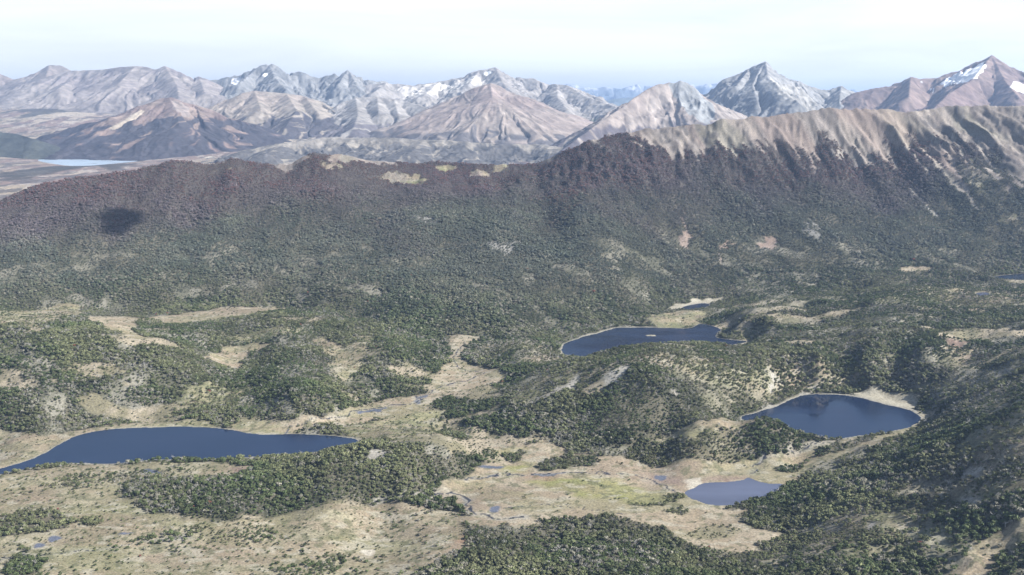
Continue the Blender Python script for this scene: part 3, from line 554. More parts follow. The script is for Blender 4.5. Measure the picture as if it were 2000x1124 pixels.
# ------------------------------------------------------------------ mountains
M_rock = mat_ground('mountain_rock', 10, .012, .95, .22); M_hillm = mat_ground('foothill_ground', 10, .02, .95, .25)
def mountain(label, lines, S, base, tones, lam=260, gul=55, rock=45, veg=None, snow=(), streak=.5, res=None, name='mountain', shear=0., extra=(), pad=1800, mat=None, seed=0, floor=-80):
    """lines: polylines of (u, v, y) crest points; S: slope; tones: [(rgb), (rgb), (rgb)]"""
    LN = [np.array([at_y(*p) for p in l]) for l in lines]
    A_ = np.concatenate(LN); D = A_[:, 1].mean(); res = res or D/1350
    x0, x1 = A_[:, 0].min()-pad, A_[:, 0].max()+pad; y0, y1 = A_[:, 1].min()-pad, A_[:, 1].max()+pad*.35
    nx = int((x1-x0)/res); ny = int((y1-y0)/(res*1.25))
    X, Y = np.meshgrid(np.linspace(x0, x1, nx), np.linspace(y0, y1, ny)); X = X.ravel(); Y = Y.ravel()
    wx = X+fbm(X, Y, 700, 3, seed)*70; wy = Y+fbm(X, Y, 700, 3, seed+1)*70
    def field(wx, wy):
        h = np.full(wx.shape, -1e9); s = np.zeros(wx.shape); d = np.zeros(wx.shape); acc = 0
        for l in LN:
            for a, b in zip(l[:-1], l[1:]):
                ex, ey = b[0]-a[0], b[1]-a[1]; Ln = math.hypot(ex, ey)+1e-6
                t = np.clip(((wx-a[0])*ex+(wy-a[1])*ey)/Ln**2, 0, 1)
                dd = np.hypot(wx-a[0]-t*ex, wy-a[1]-t*ey)
                hh = a[2]+(b[2]-a[2])*t-S*dd*(1-.12*np.minimum(dd/1500, 1))
                ang = np.arctan2(wx-a[0]-t*ex, -(wy-a[1]-t*ey))
                m = hh > h; h = np.where(m, hh, h); s = np.where(m, acc+t*Ln+ang*np.minimum(dd, 500)*.8, s); d = np.where(m, dd, d); acc += Ln
            acc += 777
        return h, s, d
    h, s, d = field(lerp(X, wx, .8), lerp(Y, wy, .8))
    h0, _, d0 = field(X, Y); nearc = 1-sstep(0, 160, d0); h = lerp(h, h0, nearc); 
    ss = s+d*shear+fbm(X, Y, 400, 2, seed+2)*60
    g = fbm(ss, d*.14, lam, 3, seed+3, ridged=True)-.62
    env = sstep(0, 420, d)
    h = h+g*gul*1.5*env+(fbm(X, Y, 520, 6, seed+4, rough=.6, ridged=True)-.6)*rock*1.7*(.10+.9*sstep(0, 250, d))+(fbm(X, Y, 90, 3, seed, ridged=True)-.5)*rock*.22
    st = sstep(-.45, .45, fbm(ss, d*.1, lam*.35, 4, seed+5)); big = sstep(-.4, .4, fbm(X, Y, 900, 4, seed+6)); hi = sstep(base, A_[:, 2].max(), h+fbm(X, Y, 300, 3, seed)*60)
    T = np.array(tones)
    c = lerp(T[0], T[1], (st*streak+big*(1-streak))[:, None]); c = lerp(c, T[2], (hi*.7*sstep(-.3, .5, fbm(X, Y, 350, 4, seed+7)))[:, None])
    c = c*(1+.22*fbm(X, Y, 70, 3, seed+1)[:, None])*(1+.18*fbm(ss, d*.1, 60, 2, seed+2)[:, None])*.9
    if veg:
        vz, vw, vc = veg
        m = 1-sstep(-18, 18, h-(vz+fbm(ss, d*.3, lam*.7, 3, seed+2)*vw+fbm(X, Y, 800, 3, seed+3)*vw))
        m = m*sstep(-.75, -.45, fbm(ss, d*.2, lam*.5, 3, seed+4))
        c = lerp(c, np.array(vc)*(1+.25*fbm(X, Y, 60, 3, seed)[:, None]), (m*.93)[:, None])
    # painted ground areas found by looking along the photo's rays at this mountain
    def Hm(px, py):
        i = np.clip((px-x0)/(x1-x0)*(nx-1), 0, nx-1).round().astype(int); j = np.clip((py-y0)/(y1-y0)*(ny-1), 0, ny-1).round().astype(int)
        v = h[j*nx+i]; return np.where((px < x0) | (px > x1) | (py < y0) | (py > y1), -1e9, v)
    for rgb, P_ in list(extra)+[((.88, .89, .9), p) for p in snow]:
        Wp = np.array([march(u, v, Hm, max(y0, 3000), y1, 1500, True) for u, v in P_])
        ins = inside(chaikin(Wp, 1), X+fbm(X, Y, 120, 2, 3)*18, Y+fbm(X, Y, 120, 2, 4)*30)
        c[ins] = np.array(rgb) if rgb[0] > .8 else np.array(rgb)*(.72+.34*st[ins]+.25*hi[ins]+.3*fbm(X[ins], Y[ins], 90, 3, 2))[:, None]
    Z = np.maximum(h, floor)
    f = gridF(ny, nx); keep = (h[f].max(1) > floor+1); f = f[keep]; u_, inv = np.unique(f, return_inverse=True)
    o = mesh_np(name, np.c_[X, Y, Z][u_], inv.reshape(f.shape), mat or M_rock, np.clip(c, .01, .95)[u_])
    tag(o, label, kind='structure'); return o
PINK = [(.235, .20, .18), (.33, .29, .26), (.245, .195, .175)]; PALE = [(.24, .225, .215), (.35, .325, .30), (.39, .37, .35)]
GREY = [(.16, .165, .17), (.30, .295, .285), (.24, .24, .24)]; BROWN = [(.165, .118, .11), (.25, .19, .165), (.125, .09, .09)]; BEIGE = [(.27, .235, .20), (.35, .31, .265), (.29, .24, .21)]
PURP = [(.21, .185, .18), (.32, .285, .26), (.18, .155, .16)]
DW = (.06, .065, .06)
# back row
mountain('pinkish rounded peak at the far left skyline', [[(-120,160,19500),(-50,150,19500),(0,144,19500),(26,155,19400),(52,153,19400),(80,138,19400),(97,127,19400),(119,128,19400),(143,141,19300),(200,150,19000)],[(97,127,19400),(90,150,18200)]], .5, 500, PINK, gul=30, rock=30, lam=150, seed=1)
mountain('long purple brown ridge along the left skyline', [[(-150,178,17500),(0,168,17500),(45,160,17500),(90,150,17500),(140,138,17600),(203,136,17600),(235,131,17500),(265,129,17400),(290,132,17400),(303,138,17300),(322,129,17300),(335,136,17300),(352,143,17300),(378,155,17300),(388,149,17400),(409,157,17400)],[(322,129,17300),(345,165,16300),(350,190,15500)],[(265,129,17400),(230,165,16200)],[(150,150,17500),(110,175,16300)],[(388,149,17400),(400,180,16000)]], .42, 450, PURP, gul=38, rock=25, lam=150, streak=.6, seed=2)
mountain('jagged grey peak with a small snow patch, left of centre skyline', [[(395,160,17600),(448,150,17600),(490,142,17500),(504,133,17500),(513,127,17500),(520,125,17500),(526,129,17500),(531,124,17500),(546,139,17500),(556,144,17500),(567,142,17500),(580,141,17500),(588,140,17500),(602,149,17500),(623,153,17600),(640,146,17600),(655,142,17600),(662,146,17600),(679,137,17600),(690,143,17600),(708,156,17600),(755,160,17800)],[(526,127,17500),(540,155,16500),(560,175,15600)],[(504,133,17500),(470,160,16500)],[(679,137,17600),(660,165,16600)],[(681,137,17600),(700,170,16600)]], .55, 500, GREY, gul=55, rock=95, lam=190, seed=3,
  snow=[[(451,157),(460,152),(474,153),(466,163),(456,168)],[(509,148),(516,144),(523,145),(518,151),(511,151)]])
mountain('pale grey mountain with a snowy left shoulder at the centre skyline', [[(690,168,17000),(755,162,17000),(804,167,17000),(860,158,17000),(885,153,17000),(909,150,16800),(937,137,16600),(950,136,16500),(968,131,16500),(985,141,16500),(1000,149,16400),(1020,152,16400),(1042,153,16300),(1056,160,16200),(1070,165,16200),(1087,164,16000),(1108,167,15800),(1125,177,15500),(1140,186,15200),(1175,198,14600),(1210,211,14000),(1250,230,13600)],[(968,131,16500),(985,165,15400),(1010,190,14500)],[(937,137,16600),(915,165,15600)],[(1087,164,16000),(1090,190,15000),(1110,215,13800)],[(860,158,17000),(830,185,15500)],[(755,162,17000),(730,180,15600)]], .45, 350, PALE, gul=40, rock=75, lam=180, seed=4,
  veg=(400,90,(.13,.14,.11)), snow=[[(950,138),(960,137),(956,146),(944,148)]], extra=[((.50,.47,.43), [(760,172),(800,170),(870,160),(910,158),(905,170),(860,185),(820,200),(790,190)]), ((.46,.44,.41), [(905,160),(935,150),(950,158),(920,170)])])
mountain('sharp grey peak on the right with a bluish left face', [[(1330,205,13500),(1373,187,13500),(1395,170,13500),(1412,156,13500),(1440,144,13500),(1464,134,13500),(1480,126,13500),(1490,120,13500),(1496,119,13500),(1505,126,13500),(1524,139,13500),(1545,152,13500),(1562,158,13500),(1597,172,13500),(1622,174,13500),(1633,169,13500),(1643,167,13500),(1652,173,13500),(1664,183,13500),(1700,200,13500)],[(1496,119,13500),(1500,150,12600),(1530,175,11900),(1560,200,11300)],[(1464,134,13500),(1440,165,12700)],[(1490,125,13400),(1470,165,12500),(1480,200,11800)],[(1643,167,13500),(1640,200,12400)]], .62, 400, GREY, gul=50, rock=85, lam=190, seed=5, extra=[((.30,.29,.27), [(1500,150),(1530,165),(1590,195),(1600,212),(1560,212),(1520,190)])])
mountain('brown red peak at the right edge with a long white snowfield', [[(1640,195,12500),(1664,183,12500),(1690,176,12500),(1709,172,12500),(1751,165,12500),(1768,156,12500),(1779,150,12500),(1800,154,12500),(1828,153,12500),(1845,146,12500),(1856,142,12500),(1874,139,12500),(1900,128,12400),(1919,120,12300),(1930,112,12300),(1937,108,12300),(1946,116,12300),(1965,130,12300),(1985,150,12300),(2000,162,12300),(2080,185,12300),(2200,200,12300)],[(1937,108,12300),(1905,150,11500),(1850,185,10900),(1820,215,10400)],[(1937,108,12300),(1965,160,11400),(1990,190,10800)],[(1779,150,12500),(1775,190,11500)]], .6, 400, BROWN, gul=48, rock=50, lam=190, seed=6,
  snow=[[(1840,170),(1850,151),(1876,143),(1900,131),(1919,122),(1927,128),(1917,147),(1897,157),(1868,166)],[(1826,170),(1830,161),(1846,160),(1842,168)],[(1808,178),(1822,174),(1818,180)],[(1969,171),(1978,158),(1990,160),(2004,172),(2004,182),(1985,178)],[(1797,161),(1803,160),(1804,164)]])
# middle row
mountain('small craggy pink and grey peak left of the sharp grey peak', [[(1100,290,9400),(1140,262,9700),(1175,236,10000),(1210,213,10300),(1240,190,10600),(1265,173,10800),(1283,165,10900),(1300,163,11000),(1308,160,11000),(1318,161,11000),(1329,155,11000),(1336,160,11000),(1343,164,11000),(1355,175,11000),(1373,190,11000),(1420,220,11000)],[(1329,157,11000),(1350,186,10750)]], .6, 250, PINK, gul=38, rock=38, lam=140, seed=7, veg=(400,50,(.09,.08,.09)),
  extra=[((.225,.23,.23), [(1302,164),(1329,156),(1345,166),(1375,190),(1400,215),(1375,245),(1345,225),(1320,190)])])
mountain('smooth pink brown pyramid mountain at the centre', [[(780,262,11300),(820,240,11500),(849,222,11700),(895,195,12000),(925,178,12200),(945,166,12300),(958,162,12300),(972,166,12300),(1000,181,12300),(1035,198,12300),(1060,215,12200),(1100,240,12000)],[(958,162,12300),(962,190,11700),(940,225,11200),(900,262,10700)],[(962,180,12000),(1010,225,11300),(1050,262,10800)],[(958,162,12300),(985,215,11400),(990,260,10800)]], .42, 200, [(.29,.25,.22),(.275,.225,.205),(.245,.19,.175)], gul=26, rock=16, lam=120, seed=8, streak=.35, veg=(330,90,(.10,.095,.10)))
mountain('rounded pale grey hill left of the pink pyramid', [[(600,240,13000),(650,216,13200),(672,200,13300),(695,191,13400),(737,190,13400),(770,194,13300),(790,198,13200),(815,204,13000),(835,212,12700),(850,224,12400)],[(695,191,13400),(700,225,12300),(690,250,11600)],[(770,194,13300),(780,230,12300)],[(737,190,13400),(740,220,12400)]], .42, 200, PALE, gul=38, rock=40, lam=120, seed=9, veg=(385,60,(.11,.10,.11)))
mountain('rounded beige grey hills right of the dark wooded hill', [[(430,240,13000),(448,205,13200),(472,182,13400),(497,177,13500),(530,180,13500),(560,183,13500),(595,188,13500),(630,202,13400),(665,225,13000)],[(560,183,13500),(580,215,12600),(560,245,12000)],[(497,177,13500),(510,215,12600)],[(595,188,13500),(625,225,12500)]], .42, 200, BEIGE, gul=34, rock=34, lam=120, seed=10, veg=(425,60,(.055,.052,.062)))
mountain('brown hill with dark woods round its foot at the left', [[(205,250,11300),(259,224,11600),(290,205,11800),(315,192,11900),(336,190,11900),(353,198,11900),(378,204,11900),(409,213,11800),(430,237,11600),(450,256,11400)],[(330,190,11900),(345,215,11400),(350,245,10900)],[(290,205,11800),(262,240,11200)],[(378,204,11900),(400,240,11200)]], .36, 150, BROWN[:2]+[(.30,.24,.19)], gul=28, rock=24, lam=130, seed=11, veg=(470,70,(.045,.045,.055)), extra=[((.25,.21,.19), [(335,192),(355,200),(372,215),(375,232),(355,225),(340,215)]), ((.36,.31,.25), [(206,254),(260,222),(285,210),(275,228),(230,250)])])
mountain('low dark forested slope at the left edge behind the ridge', [[(-250,236,10700),(-60,250,10700),(0,258,10700),(35,262,10650),(56,269,10600)]], .40, 90, [(.05,.055,.05),(.075,.08,.065),(.06,.06,.06)], gul=10, rock=14, lam=250, seed=12, pad=900, name='hill', mat=M_hillm)
mountain('low broken hills of rock and wood at the foot of the pink pyramid', [[(480,292,9900),(560,278,10200),(640,268,10600),(700,270,10500),(760,268,10400),(830,272,10300),(900,276,10100),(980,282,10000),(1060,282,10000),(1110,290,9600)],[(560,278,10200),(520,300,9500)],[(830,272,10300),(800,300,9500)]], .22, 90, [(.20,.18,.155),(.31,.28,.24),(.27,.245,.22)], gul=18, rock=48, lam=110, seed=13, pad=900, name='hill', mat=M_hillm, veg=(212,75,(.085,.082,.082)))
# farthest range, seen through the gaps
mountain('far blue range with snow tops seen through the gap', [[(1080,180,48000),(1119,165,48000),(1140,171,48000),(1165,172,48000),(1185,169,48000),(1200,173,48000),(1217,175,48000),(1232,168,48000),(1245,164,48000),(1258,169,48000),(1273,168,48000),(1300,175,48000),(1345,163,48000),(1363,168,48000),(1384,163,48000),(1405,170,48000),(1450,175,48000),(1600,180,48000),(1658,177,48000),(1670,181,48000),(1720,182,48000)]], .35, 900, [(.2,.22,.24),(.3,.31,.33),(.85,.86,.88)], gul=250, rock=230, lam=1100, seed=14, pad=6000, res=55, veg=(1130,190,(.12,.15,.17)), floor=200)
mountain('low blue far foothills in the gap', [[(1050,200,33000),(1130,192,33000),(1180,196,33000),(1230,190,33000),(1300,197,33000),(1350,195,33000)]], .25, 500, [(.10,.13,.12),(.14,.16,.15),(.2,.2,.2)], gul=80, rock=90, lam=900, seed=15, pad=3000, res=50, name='hill', floor=150)

# ------------------------------------------------------------------ haze: the air between camera and mountains
def build_haze(dens=2.7e-5):
    import bmesh
    bm = bmesh.new(); bmesh.ops.create_cube(bm, size=1)
    me = bpy.data.meshes.new('haze'); 
    zmin, zmax = -130.0, 1420.0
    for v in bm.verts: v.co = (v.co.x*110000, v.co.y*60000+26000, (zmin+zmax)/2+v.co.z*(zmax-zmin))
    bm.to_mesh(me); bm.free()
    m = bpy.data.materials.new('haze_air'); m.use_nodes = True; nt = m.node_tree; nt.nodes.clear()
    o_ = N(nt, 'ShaderNodeOutputMaterial'); p = N(nt, 'ShaderNodeVolumePrincipled')
    p.inputs['Color'].default_value = (.46, .65, 1.0, 1); p.inputs['Density'].default_value = dens; p.inputs['Anisotropy'].default_value = .3
    nt.links.new(p.outputs[0], o_.inputs['Volume']); me.materials.append(m)
    o = bpy.data.objects.new('haze', me); C.objects.link(o); tag(o, 'pale blue haze that fades the far mountains', kind='stuff'); return o
build_haze()

# a small cumulus high above the frame; its shadow falls on the left of the long ridge
def build_cloud():
    import bmesh
    g = np.array([*march(232, 436, H, 2500, 6000)]); gz = float(H(np.array([g[0]]), np.array([g[1]]))[0])
    k = (2480-gz)/sv.z; c = Vector((g[0], g[1], gz))+sv*k; rr = random.Random(4)
    bm = bmesh.new()
    for i in range(26):
        b = bmesh.ops.create_icosphere(bm, subdivisions=3, radius=1)
        th = rr.random()*6.28; q = rr.random()**.8; o_ = Vector((math.cos(th)*q*78-15*math.sin(th)*q, math.sin(th)*q*120, rr.random()*26)); r = 9+26*(1-q)+9*rr.random()
        for v in b['verts']:
            n = float(fbm(np.array([v.co.x*30+i*9]), np.array([v.co.y*30+v.co.z*20]), 12, 3, 1)[0])
            v.co = c+o_+Vector((v.co.x*1.25, v.co.y*1.2, v.co.z*.55))*r*(1+.16*n)
    me = bpy.data.meshes.new('cloud'); bm.to_mesh(me); bm.free()
    m = bpy.data.materials.new('cloud_white'); m.use_nodes = True; p = m.node_tree.nodes['Principled BSDF']; p.inputs['Base Color'].default_value = (.85, .86, .88, 1); p.inputs['Roughness'].default_value = 1
    me.materials.append(m); o = bpy.data.objects.new('cloud', me); C.objects.link(o); tag(o, 'small white cloud high above the forested ridge', kind='stuff')
build_cloud()

# ------------------------------------------------------------------ trees
def mat_leaf():
    m = bpy.data.materials.new('foliage'); m.use_nodes = True; nt = m.node_tree; L = nt.links
    b = nt.nodes['Principled BSDF']; b.inputs['Roughness'].default_value = .75; b.inputs['Specular IOR Level'].default_value = .25
    at = N(nt, 'ShaderNodeAttribute'); at.attribute_name = 'tcol'; at.attribute_type = 'INSTANCER'
    cl = N(nt, 'ShaderNodeAttribute'); cl.attribute_name = 'tone'
    mu = N(nt, 'ShaderNodeVectorMath'); mu.operation = 'MULTIPLY'
    L.new(at.outputs['Color'], mu.inputs[0]); L.new(cl.outputs['Color'], mu.inputs[1]); L.new(mu.outputs[0], b.inputs['Base Color'])
    return m
M_leaf = mat_leaf()
M_bark = bpy.data.materials.new('bark'); M_bark.use_nodes = True
_b = M_bark.node_tree.nodes['Principled BSDF']; _b.inputs['Roughness'].default_value = .9
_n = N(M_bark.node_tree, 'ShaderNodeTexNoise'); _n.inputs['Scale'].default_value = 3
_c = N(M_bark.node_tree, 'ShaderNodeValToRGB'); _c.color_ramp.elements[0].color = (.13, .12, .10, 1); _c.color_ramp.elements[1].color = (.36, .34, .31, 1)
M_bark.node_tree.links.new(_n.outputs['Fac'], _c.inputs[0]); M_bark.node_tree.links.new(_c.outputs[0], _b.inputs['Base Color'])
M_dead = bpy.data.materials.new('dead_wood'); M_dead.use_nodes = True
_b = M_dead.node_tree.nodes['Principled BSDF']; _b.inputs['Roughness'].default_value = .9
_n = N(M_dead.node_tree, 'ShaderNodeTexNoise'); _n.inputs['Scale'].default_value = 4
_c = N(M_dead.node_tree, 'ShaderNodeValToRGB'); _c.color_ramp.elements[0].color = (.30, .29, .27, 1); _c.color_ramp.elements[1].color = (.50, .48, .45, 1)
M_dead.node_tree.links.new(_n.outputs['Fac'], _c.inputs[0]); M_dead.node_tree.links.new(_c.outputs[0], _b.inputs['Base Color'])
def tube(V, Fc, p0, p1, r0, r1, n=5):
    p0 = np.array(p0, float); p1 = np.array(p1, float); d = p1-p0; d /= np.linalg.norm(d)+1e-9
    a = np.cross(d, (0, 0, 1) if abs(d[2]) < .9 else (1, 0, 0)); a /= np.linalg.norm(a); b = np.cross(d, a); k = len(V)
    for p, r in ((p0, r0), (p1, r1)):
        for i in range(n): t = 2*math.pi*i/n; V.append(tuple(p+(a*math.cos(t)+b*math.sin(t))*r))
    for i in range(n): Fc.append((k+i, k+(i+1) % n, k+n+(i+1) % n, k+n+i))
def crown_mesh(seed, nleaf=190, rx=.5, h0=.25, h1=1.0, leaf=.13, clumps=9, flat=0):
    """unit tree crown, height 1: leaf clumps scattered through lumpy lobes"""
    rr = np.random.RandomState(seed); V = []; Fc = []; T = []
    cs = []
    for i in range(clumps):
        th = rr.rand()*6.283; q = rr.rand()**.5*rx*.72; z = h0+(h1-h0)*(.25+.6*rr.rand())*(1-.45*(q/rx)**2)
        cs.append((q*math.cos(th), q*math.sin(th), z, rx*(.30+.22*rr.rand())))
    cs.append((0, 0, h0+(h1-h0)*.62, rx*.5))
    for i in range(nleaf):
        cx_, cy_, cz_, cr_ = cs[rr.randint(len(cs))]
        n = rr.randn(3); n[2] = n[2]*.9+.35; n /= np.linalg.norm(n); rad = cr_*(.75+.35*rr.rand())
        p = np.array((cx_, cy_, cz_))+n*rad*np.array((1, 1, .8)); nn = n+rr.randn(3)*.45; nn /= np.linalg.norm(nn)
        a = np.cross(nn, rr.randn(3)); a /= np.linalg.norm(a); b = np.cross(nn, a); s = leaf*(.6+.8*rr.rand()); k = len(V)
        m_ = rr.randint(4, 6); t0 = rr.rand()*6
        for j in range(m_):
            t = t0+6.283*j/m_; rj = s*(.6+.5*rr.rand()); V.append(tuple(p+a*math.cos(t)*rj+b*math.sin(t)*rj+nn*rr.randn()*.012))
        Fc.append(tuple(range(k, k+m_))); T += [.72+.56*rr.rand()]*m_
    return V, Fc, T
def obj_mesh(name, V, Fc, mats, T=None, mi=None):
    me = bpy.data.meshes.new(name); me.from_pydata([tuple(map(float, v)) for v in V], [], Fc); me.update()
    for m in mats: me.materials.append(m)
    if T is not None:
        at = me.attributes.new('tone', 'FLOAT_COLOR', 'POINT'); T = np.array(T, dtype=np.float32)
        at.data.foreach_set('color', np.c_[T, T, T, np.ones_like(T)].astype(np.float32).ravel())
    if mi is not None: me.polygons.foreach_set('material_index', np.array(mi, dtype=np.int32))
    return me
def trunk_geo(seed, dead=False):
    rr = np.random.RandomState(seed); V = []; Fc = []
    bend = rr.randn(2)*.03
    tube(V, Fc, (0, 0, -.08), (bend[0], bend[1], .38), .035, .026, 6); tube(V, Fc, (bend[0], bend[1], .38), (bend[0]*2, bend[1]*2, .78), .026, .01, 5)
    for i in range(9 if dead else 4):
        th = rr.rand()*6.28; z = .25+.5*rr.rand(); l = (.25+.25*rr.rand()); p = np.array((bend[0]*z*2, bend[1]*z*2, z)); q = p+np.array((math.cos(th)*l*.7, math.sin(th)*l*.7, l*(.4+.5*rr.rand())))
        tube(V, Fc, p, q, .017, .006, 4)
        if dead:
            for j in range(3):
                e = q+(rr.randn(3)*.12)+np.array((0, 0, .07)); tube(V, Fc, lerp(p, q, .5+.4*rr.rand()), e, .009, .003, 3)
    return V, Fc
hid = bpy.data.collections.new('tree_sources')    # sources for the scattered forest; not linked to the scene
def source(name, me):
    o = bpy.data.objects.new(name, me); hid.objects.link(o); return o
CROWNS = []; TRUNKS = []
for i in range(6):
    V, Fc, T = crown_mesh(20+i, 230, rx=.46+.05*(i % 3), clumps=8+i, leaf=.105); CROWNS.append((V, Fc, T)); TRUNKS.append(trunk_geo(50+i))
DEADG = [trunk_geo(80+i, True) for i in range(3)]
for i in range(6):
    V, Fc, T = CROWNS[i]; V2, F2 = TRUNKS[i]; k = len(V)
    source('tree_a%d' % i, obj_mesh('tree_source', V+V2, Fc+[tuple(a+k for a in f) for f in F2], [M_leaf, M_bark], T+[1]*len(V2), [0]*len(Fc)+[1]*len(F2)))
def gn_scatter(name, P, scale, rot, colr, label, coll):
    me = bpy.data.meshes.new(name); me.vertices.add(len(P)); me.vertices.foreach_set('co', P.astype(np.float32).ravel())
    a = me.attributes.new('sc', 'FLOAT_VECTOR', 'POINT'); a.data.foreach_set('vector', scale.astype(np.float32).ravel())
    a = me.attributes.new('rt', 'FLOAT_VECTOR', 'POINT'); a.data.foreach_set('vector', rot.astype(np.float32).ravel())
    a = me.attributes.new('tcol', 'FLOAT_COLOR', 'POINT'); a.data.foreach_set('color', np.c_[colr, np.ones(len(P))].astype(np.float32).ravel())
    o = bpy.data.objects.new(name, me); C.objects.link(o)
    g = bpy.data.node_groups.new(name+'_scatter', 'GeometryNodeTree')
    g.interface.new_socket('Geometry', in_out='INPUT', socket_type='NodeSocketGeometry'); g.interface.new_socket('Geometry', in_out='OUTPUT', socket_type='NodeSocketGeometry')
    gi = g.nodes.new('NodeGroupInput'); go = g.nodes.new('NodeGroupOutput'); ip = g.nodes.new('GeometryNodeInstanceOnPoints'); ci = g.nodes.new('GeometryNodeCollectionInfo')
    ci.inputs['Collection'].default_value = coll; ci.inputs['Separate Children'].default_value = True; ci.inputs['Reset Children'].default_value = True
    def na(nm, ty):
        q = g.nodes.new('GeometryNodeInputNamedAttribute'); q.data_type = ty; q.inputs['Name'].default_value = nm; return q
    s_ = na('sc', 'FLOAT_VECTOR'); r_ = na('rt', 'FLOAT_VECTOR'); rv = g.nodes.new('FunctionNodeRandomValue'); rv.data_type = 'INT'
    ni = len(coll.objects); [i_ for i_ in rv.inputs if i_.name == 'Min' and i_.type == 'INT'][0].default_value = 0; [i_ for i_ in rv.inputs if i_.name == 'Max' and i_.type == 'INT'][0].default_value = ni-1
    ip.inputs['Pick Instance'].default_value = True
    g.links.new(gi.outputs[0], ip.inputs['Points']); g.links.new(ci.outputs[0], ip.inputs['Instance']); g.links.new([q for q in rv.outputs if q.type == 'INT'][0], ip.inputs['Instance Index'])
    g.links.new(s_.outputs['Attribute'], ip.inputs['Scale']); g.links.new(r_.outputs['Attribute'], ip.inputs['Rotation']); g.links.new(ip.outputs[0], go.inputs[0])
    md = o.modifiers.new('scatter', 'NODES'); md.node_group = g
    tag(o, label, kind='stuff'); return o
def jitter_points(ylo, yhi, sp, seed, amax=.545):
    rr = np.random.RandomState(seed); X = []; Yv = []
    yv = ylo
    rows = np.arange(ylo, yhi, sp)
    for r in rows:
        m = r*amax+60; xs = np.arange(-m, m, sp); X.append(xs+rr.rand(len(xs))*sp); Yv.append(r+rr.rand(len(xs))*sp)
    return np.concatenate(X), np.concatenate(Yv), rr
def inlake(x, y):
    m = np.zeros(x.shape, bool)
    for k_, (z_, P_) in LK.items():
        if k_ != 'Z': m |= sdist(P_, x, y, 20) < 5
    return m
def tree_cols(x, y, t, z, rr):
    n = len(x)
    a = np.array((.072, .094, .038)); b = np.array((.145, .152, .078)); g = np.array((.225, .215, .165))
    m = sstep(-.5, .5, fbm(x, y, 130, 3, 5))+rr.randn(n)*.25
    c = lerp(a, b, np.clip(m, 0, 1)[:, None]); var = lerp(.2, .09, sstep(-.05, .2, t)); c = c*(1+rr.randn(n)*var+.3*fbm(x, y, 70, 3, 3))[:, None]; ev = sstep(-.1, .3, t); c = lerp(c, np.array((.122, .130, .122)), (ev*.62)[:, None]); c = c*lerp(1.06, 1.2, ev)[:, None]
    # grey, half-dead crowns, in patches
    sl = x*.8+y*.5; pg = .10+.38*sstep(.1, .55, fbm(sl, (y-x*.5)*.45, 85, 4, 4)+.25*fbm(x, y, 110, 3, 6)); gm = rr.rand(n) < pg*lerp(1, .45, sstep(.1, .4, t))
    c[gm] = g*(.75+.5*rr.rand(gm.sum()))[:, None]
    # autumn beech on the upper ridge
    pu = sstep(.40, .86, t+.22*fbm(x, y, 260, 4, 2)+rr.randn(n)*.05)
    pc = np.array((.175, .140, .152))*(1+rr.randn(n)*.10+.16*fbm(x, y, 120, 3, 1))[:, None]
    c = lerp(c, pc, (pu*.85)[:, None])
    red = sstep(.6, .88, t+.2*fbm(x, y, 180, 3, 6))*(rr.rand(n) < .4)
    c = lerp(c, np.array((.20, .085, .07)), (red*.6)[:, None])
    rd = rr.rand(n) < .0006; c[rd & (t < .3)] = (.22, .085, .06)
    return np.clip(c, .01, .6)
HK = 7.2
def scatter(ylo, yhi, sp, seed, size, name, label, tmin=None, tmax=None):
    x, y, rr = jitter_points(ylo, yhi, sp, seed)
    d, c, t = cover(x, y)
    if tmax is not None: k = t < tmax; x, y, d, t = x[k], y[k], d[k], t[k]
    if tmin is not None: k = t >= tmin; x, y, d, t = x[k], y[k], d[k], t[k]
    k = (t < 1.01) & (rr.rand(len(x)) < d*(.80+.25*fbm(x, y, 35, 3, 6))) & ~inlake(x, y); x, y, d, t = x[k], y[k], d[k], t[k]
    z = H(x, y); n = len(x)
    hh = size*(.55+.85*rr.rand(n)**1.8)*(.85+.3*fbm(x, y, 120, 2, 4))*np.where(d < .35, .45, np.where(d < .8, .75, 1.))
    hh *= lerp(1., .72, sstep(.55, .95, t))
    ww = hh*(.85+.35*rr.rand(n))*np.where(d < .35, 1.35, 1.)
    return x, y, z, hh, ww, rr.rand(n)*6.283, tree_cols(x, y, t, z, rr), d, t, rr
x, y, z, hh, ww, rz, cc, d, t, rr = scatter(1060, 3700, 4.3, 11, 6.9, '', '', tmax=.0)
# nearest trees are kept back as separate objects
u_px = 1000+F*x/(y*CP+(HC-z)*SP); v_px = 562-F*((z-HC)*CP+y*SP)/(y*CP+(HC-z)*SP)
inv = (u_px > -12) & (u_px < 2012) & (v_px < 1130) & (v_px > 100)
proj = np.where(inv, hh/y, 0)
forest_i = np.argsort(-np.where(d >= .6, proj, 0))[:300]; shrub_i = np.argsort(-np.where(d < .35, proj, 0))[:300]
single = np.zeros(len(x), bool); single[forest_i] = True; single[shrub_i] = True
dd_ = (~single) & (cc[:, 2] > .12) & (rr.rand(len(x)) < .4) & (y < 3000)
hid2 = bpy.data.collections.new('dead_tree_sources')
for i in range(3):
    V2, F2 = DEADG[i]; hid2.objects.link(bpy.data.objects.new('dead_tree_%d' % i, obj_mesh('dead_tree_source', V2, F2, [M_dead])))
k = ~single & ~dd_
def pk(k, x, y, z, hh, ww, rz, cc): return np.c_[x, y, z-.05*hh][k], np.c_[ww, ww, hh][k], np.c_[rz*0, rz*0, rz][k], cc[k]
gn_scatter('valley_forest', *pk(k, x, y, z, hh, ww, rz, cc), 'dense dark green and grey woods covering the valley hills', hid)
gn_scatter('dead_trees', *pk(dd_, x, y, z, hh, ww*1.3, rz, cc), 'pale bare dead trees standing among the valley woods', hid2)
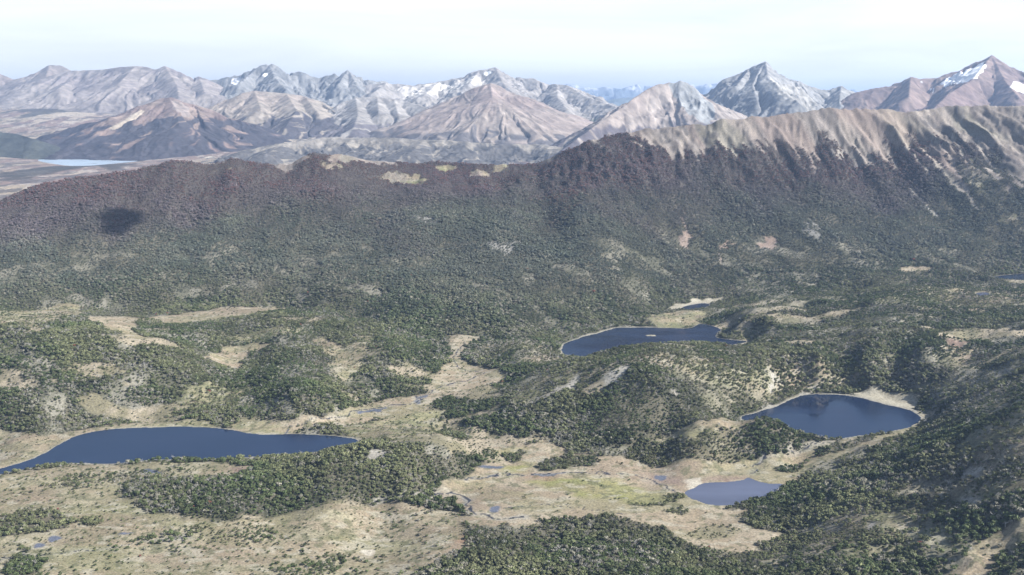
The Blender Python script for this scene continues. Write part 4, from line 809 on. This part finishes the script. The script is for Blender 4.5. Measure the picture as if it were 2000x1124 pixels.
x2, y2, z2, h2, w2, r2, c2, d2, t2, rr2 = scatter(2700, 4750, 4.9, 12, 7.6, '', '', tmin=.0)
kk = np.ones(len(x2), bool)
gn_scatter('ridge_forest', *pk(kk, x2, y2, z2, h2, w2, r2, c2), 'green to purple brown woods covering the long ridge', hid)
print('TREES', k.sum(), len(x2))
# individual trees
cm = [obj_mesh('crown', *CROWNS[i][:2], [M_leaf], CROWNS[i][2]) for i in range(6)]; tm = [obj_mesh('trunk', *TRUNKS[i], [M_bark]) for i in range(6)]
def one_tree(i, nm, label, cat, grp):
    e = bpy.data.objects.new(nm, None); e.empty_display_size = 1; C.objects.link(e)
    e.location = (x[i], y[i], z[i]-.05*hh[i]); e.scale = (ww[i], ww[i], hh[i]); e.rotation_euler = (0, 0, rz[i])
    q = int(i) % 6
    a = bpy.data.objects.new('crown', cm[q]); C.objects.link(a); a.parent = e; a['tcol'] = [float(v) for v in cc[i]]
    b = bpy.data.objects.new('trunk', tm[q]); C.objects.link(b); b.parent = e
    tag(e, label, cat, group=grp)
for i in forest_i:
    c = cc[i]; uu = u_px[i]
    where = 'in the dark forest at the bottom centre' if uu < 1500 else 'on the wooded hillside at the bottom right'
    if c[0] > .3: lab, nm = 'small red autumn tree '+where, 'red_tree'
    elif c[2] > .11: lab, nm = 'grey half-bare tree among green ones '+where, 'grey_tree'
    elif c.sum() > .235: lab, nm = 'olive green round-crowned tree '+where, 'green_tree'
    else: lab, nm = 'dark green round-crowned tree '+where, 'dark_tree'
    if uu < 800: lab = lab.replace('in the dark forest at the bottom centre', 'in a clump on the bog at the bottom left')
    one_tree(i, nm, lab, 'tree', 'trees of the nearest forest')
for i in shrub_i:
    uu = u_px[i]; c = cc[i]
    where = 'on the yellow-green bog at the bottom left' if uu < 960 else 'on the tan bog in the centre' if uu < 1540 else 'on the open hillside at the right'
    lab = ('pale grey low shrub ' if c[2] > .11 else 'dark green low shrub ')+where
    one_tree(i, 'shrub', lab, 'shrub', 'low shrubs scattered over the open ground')
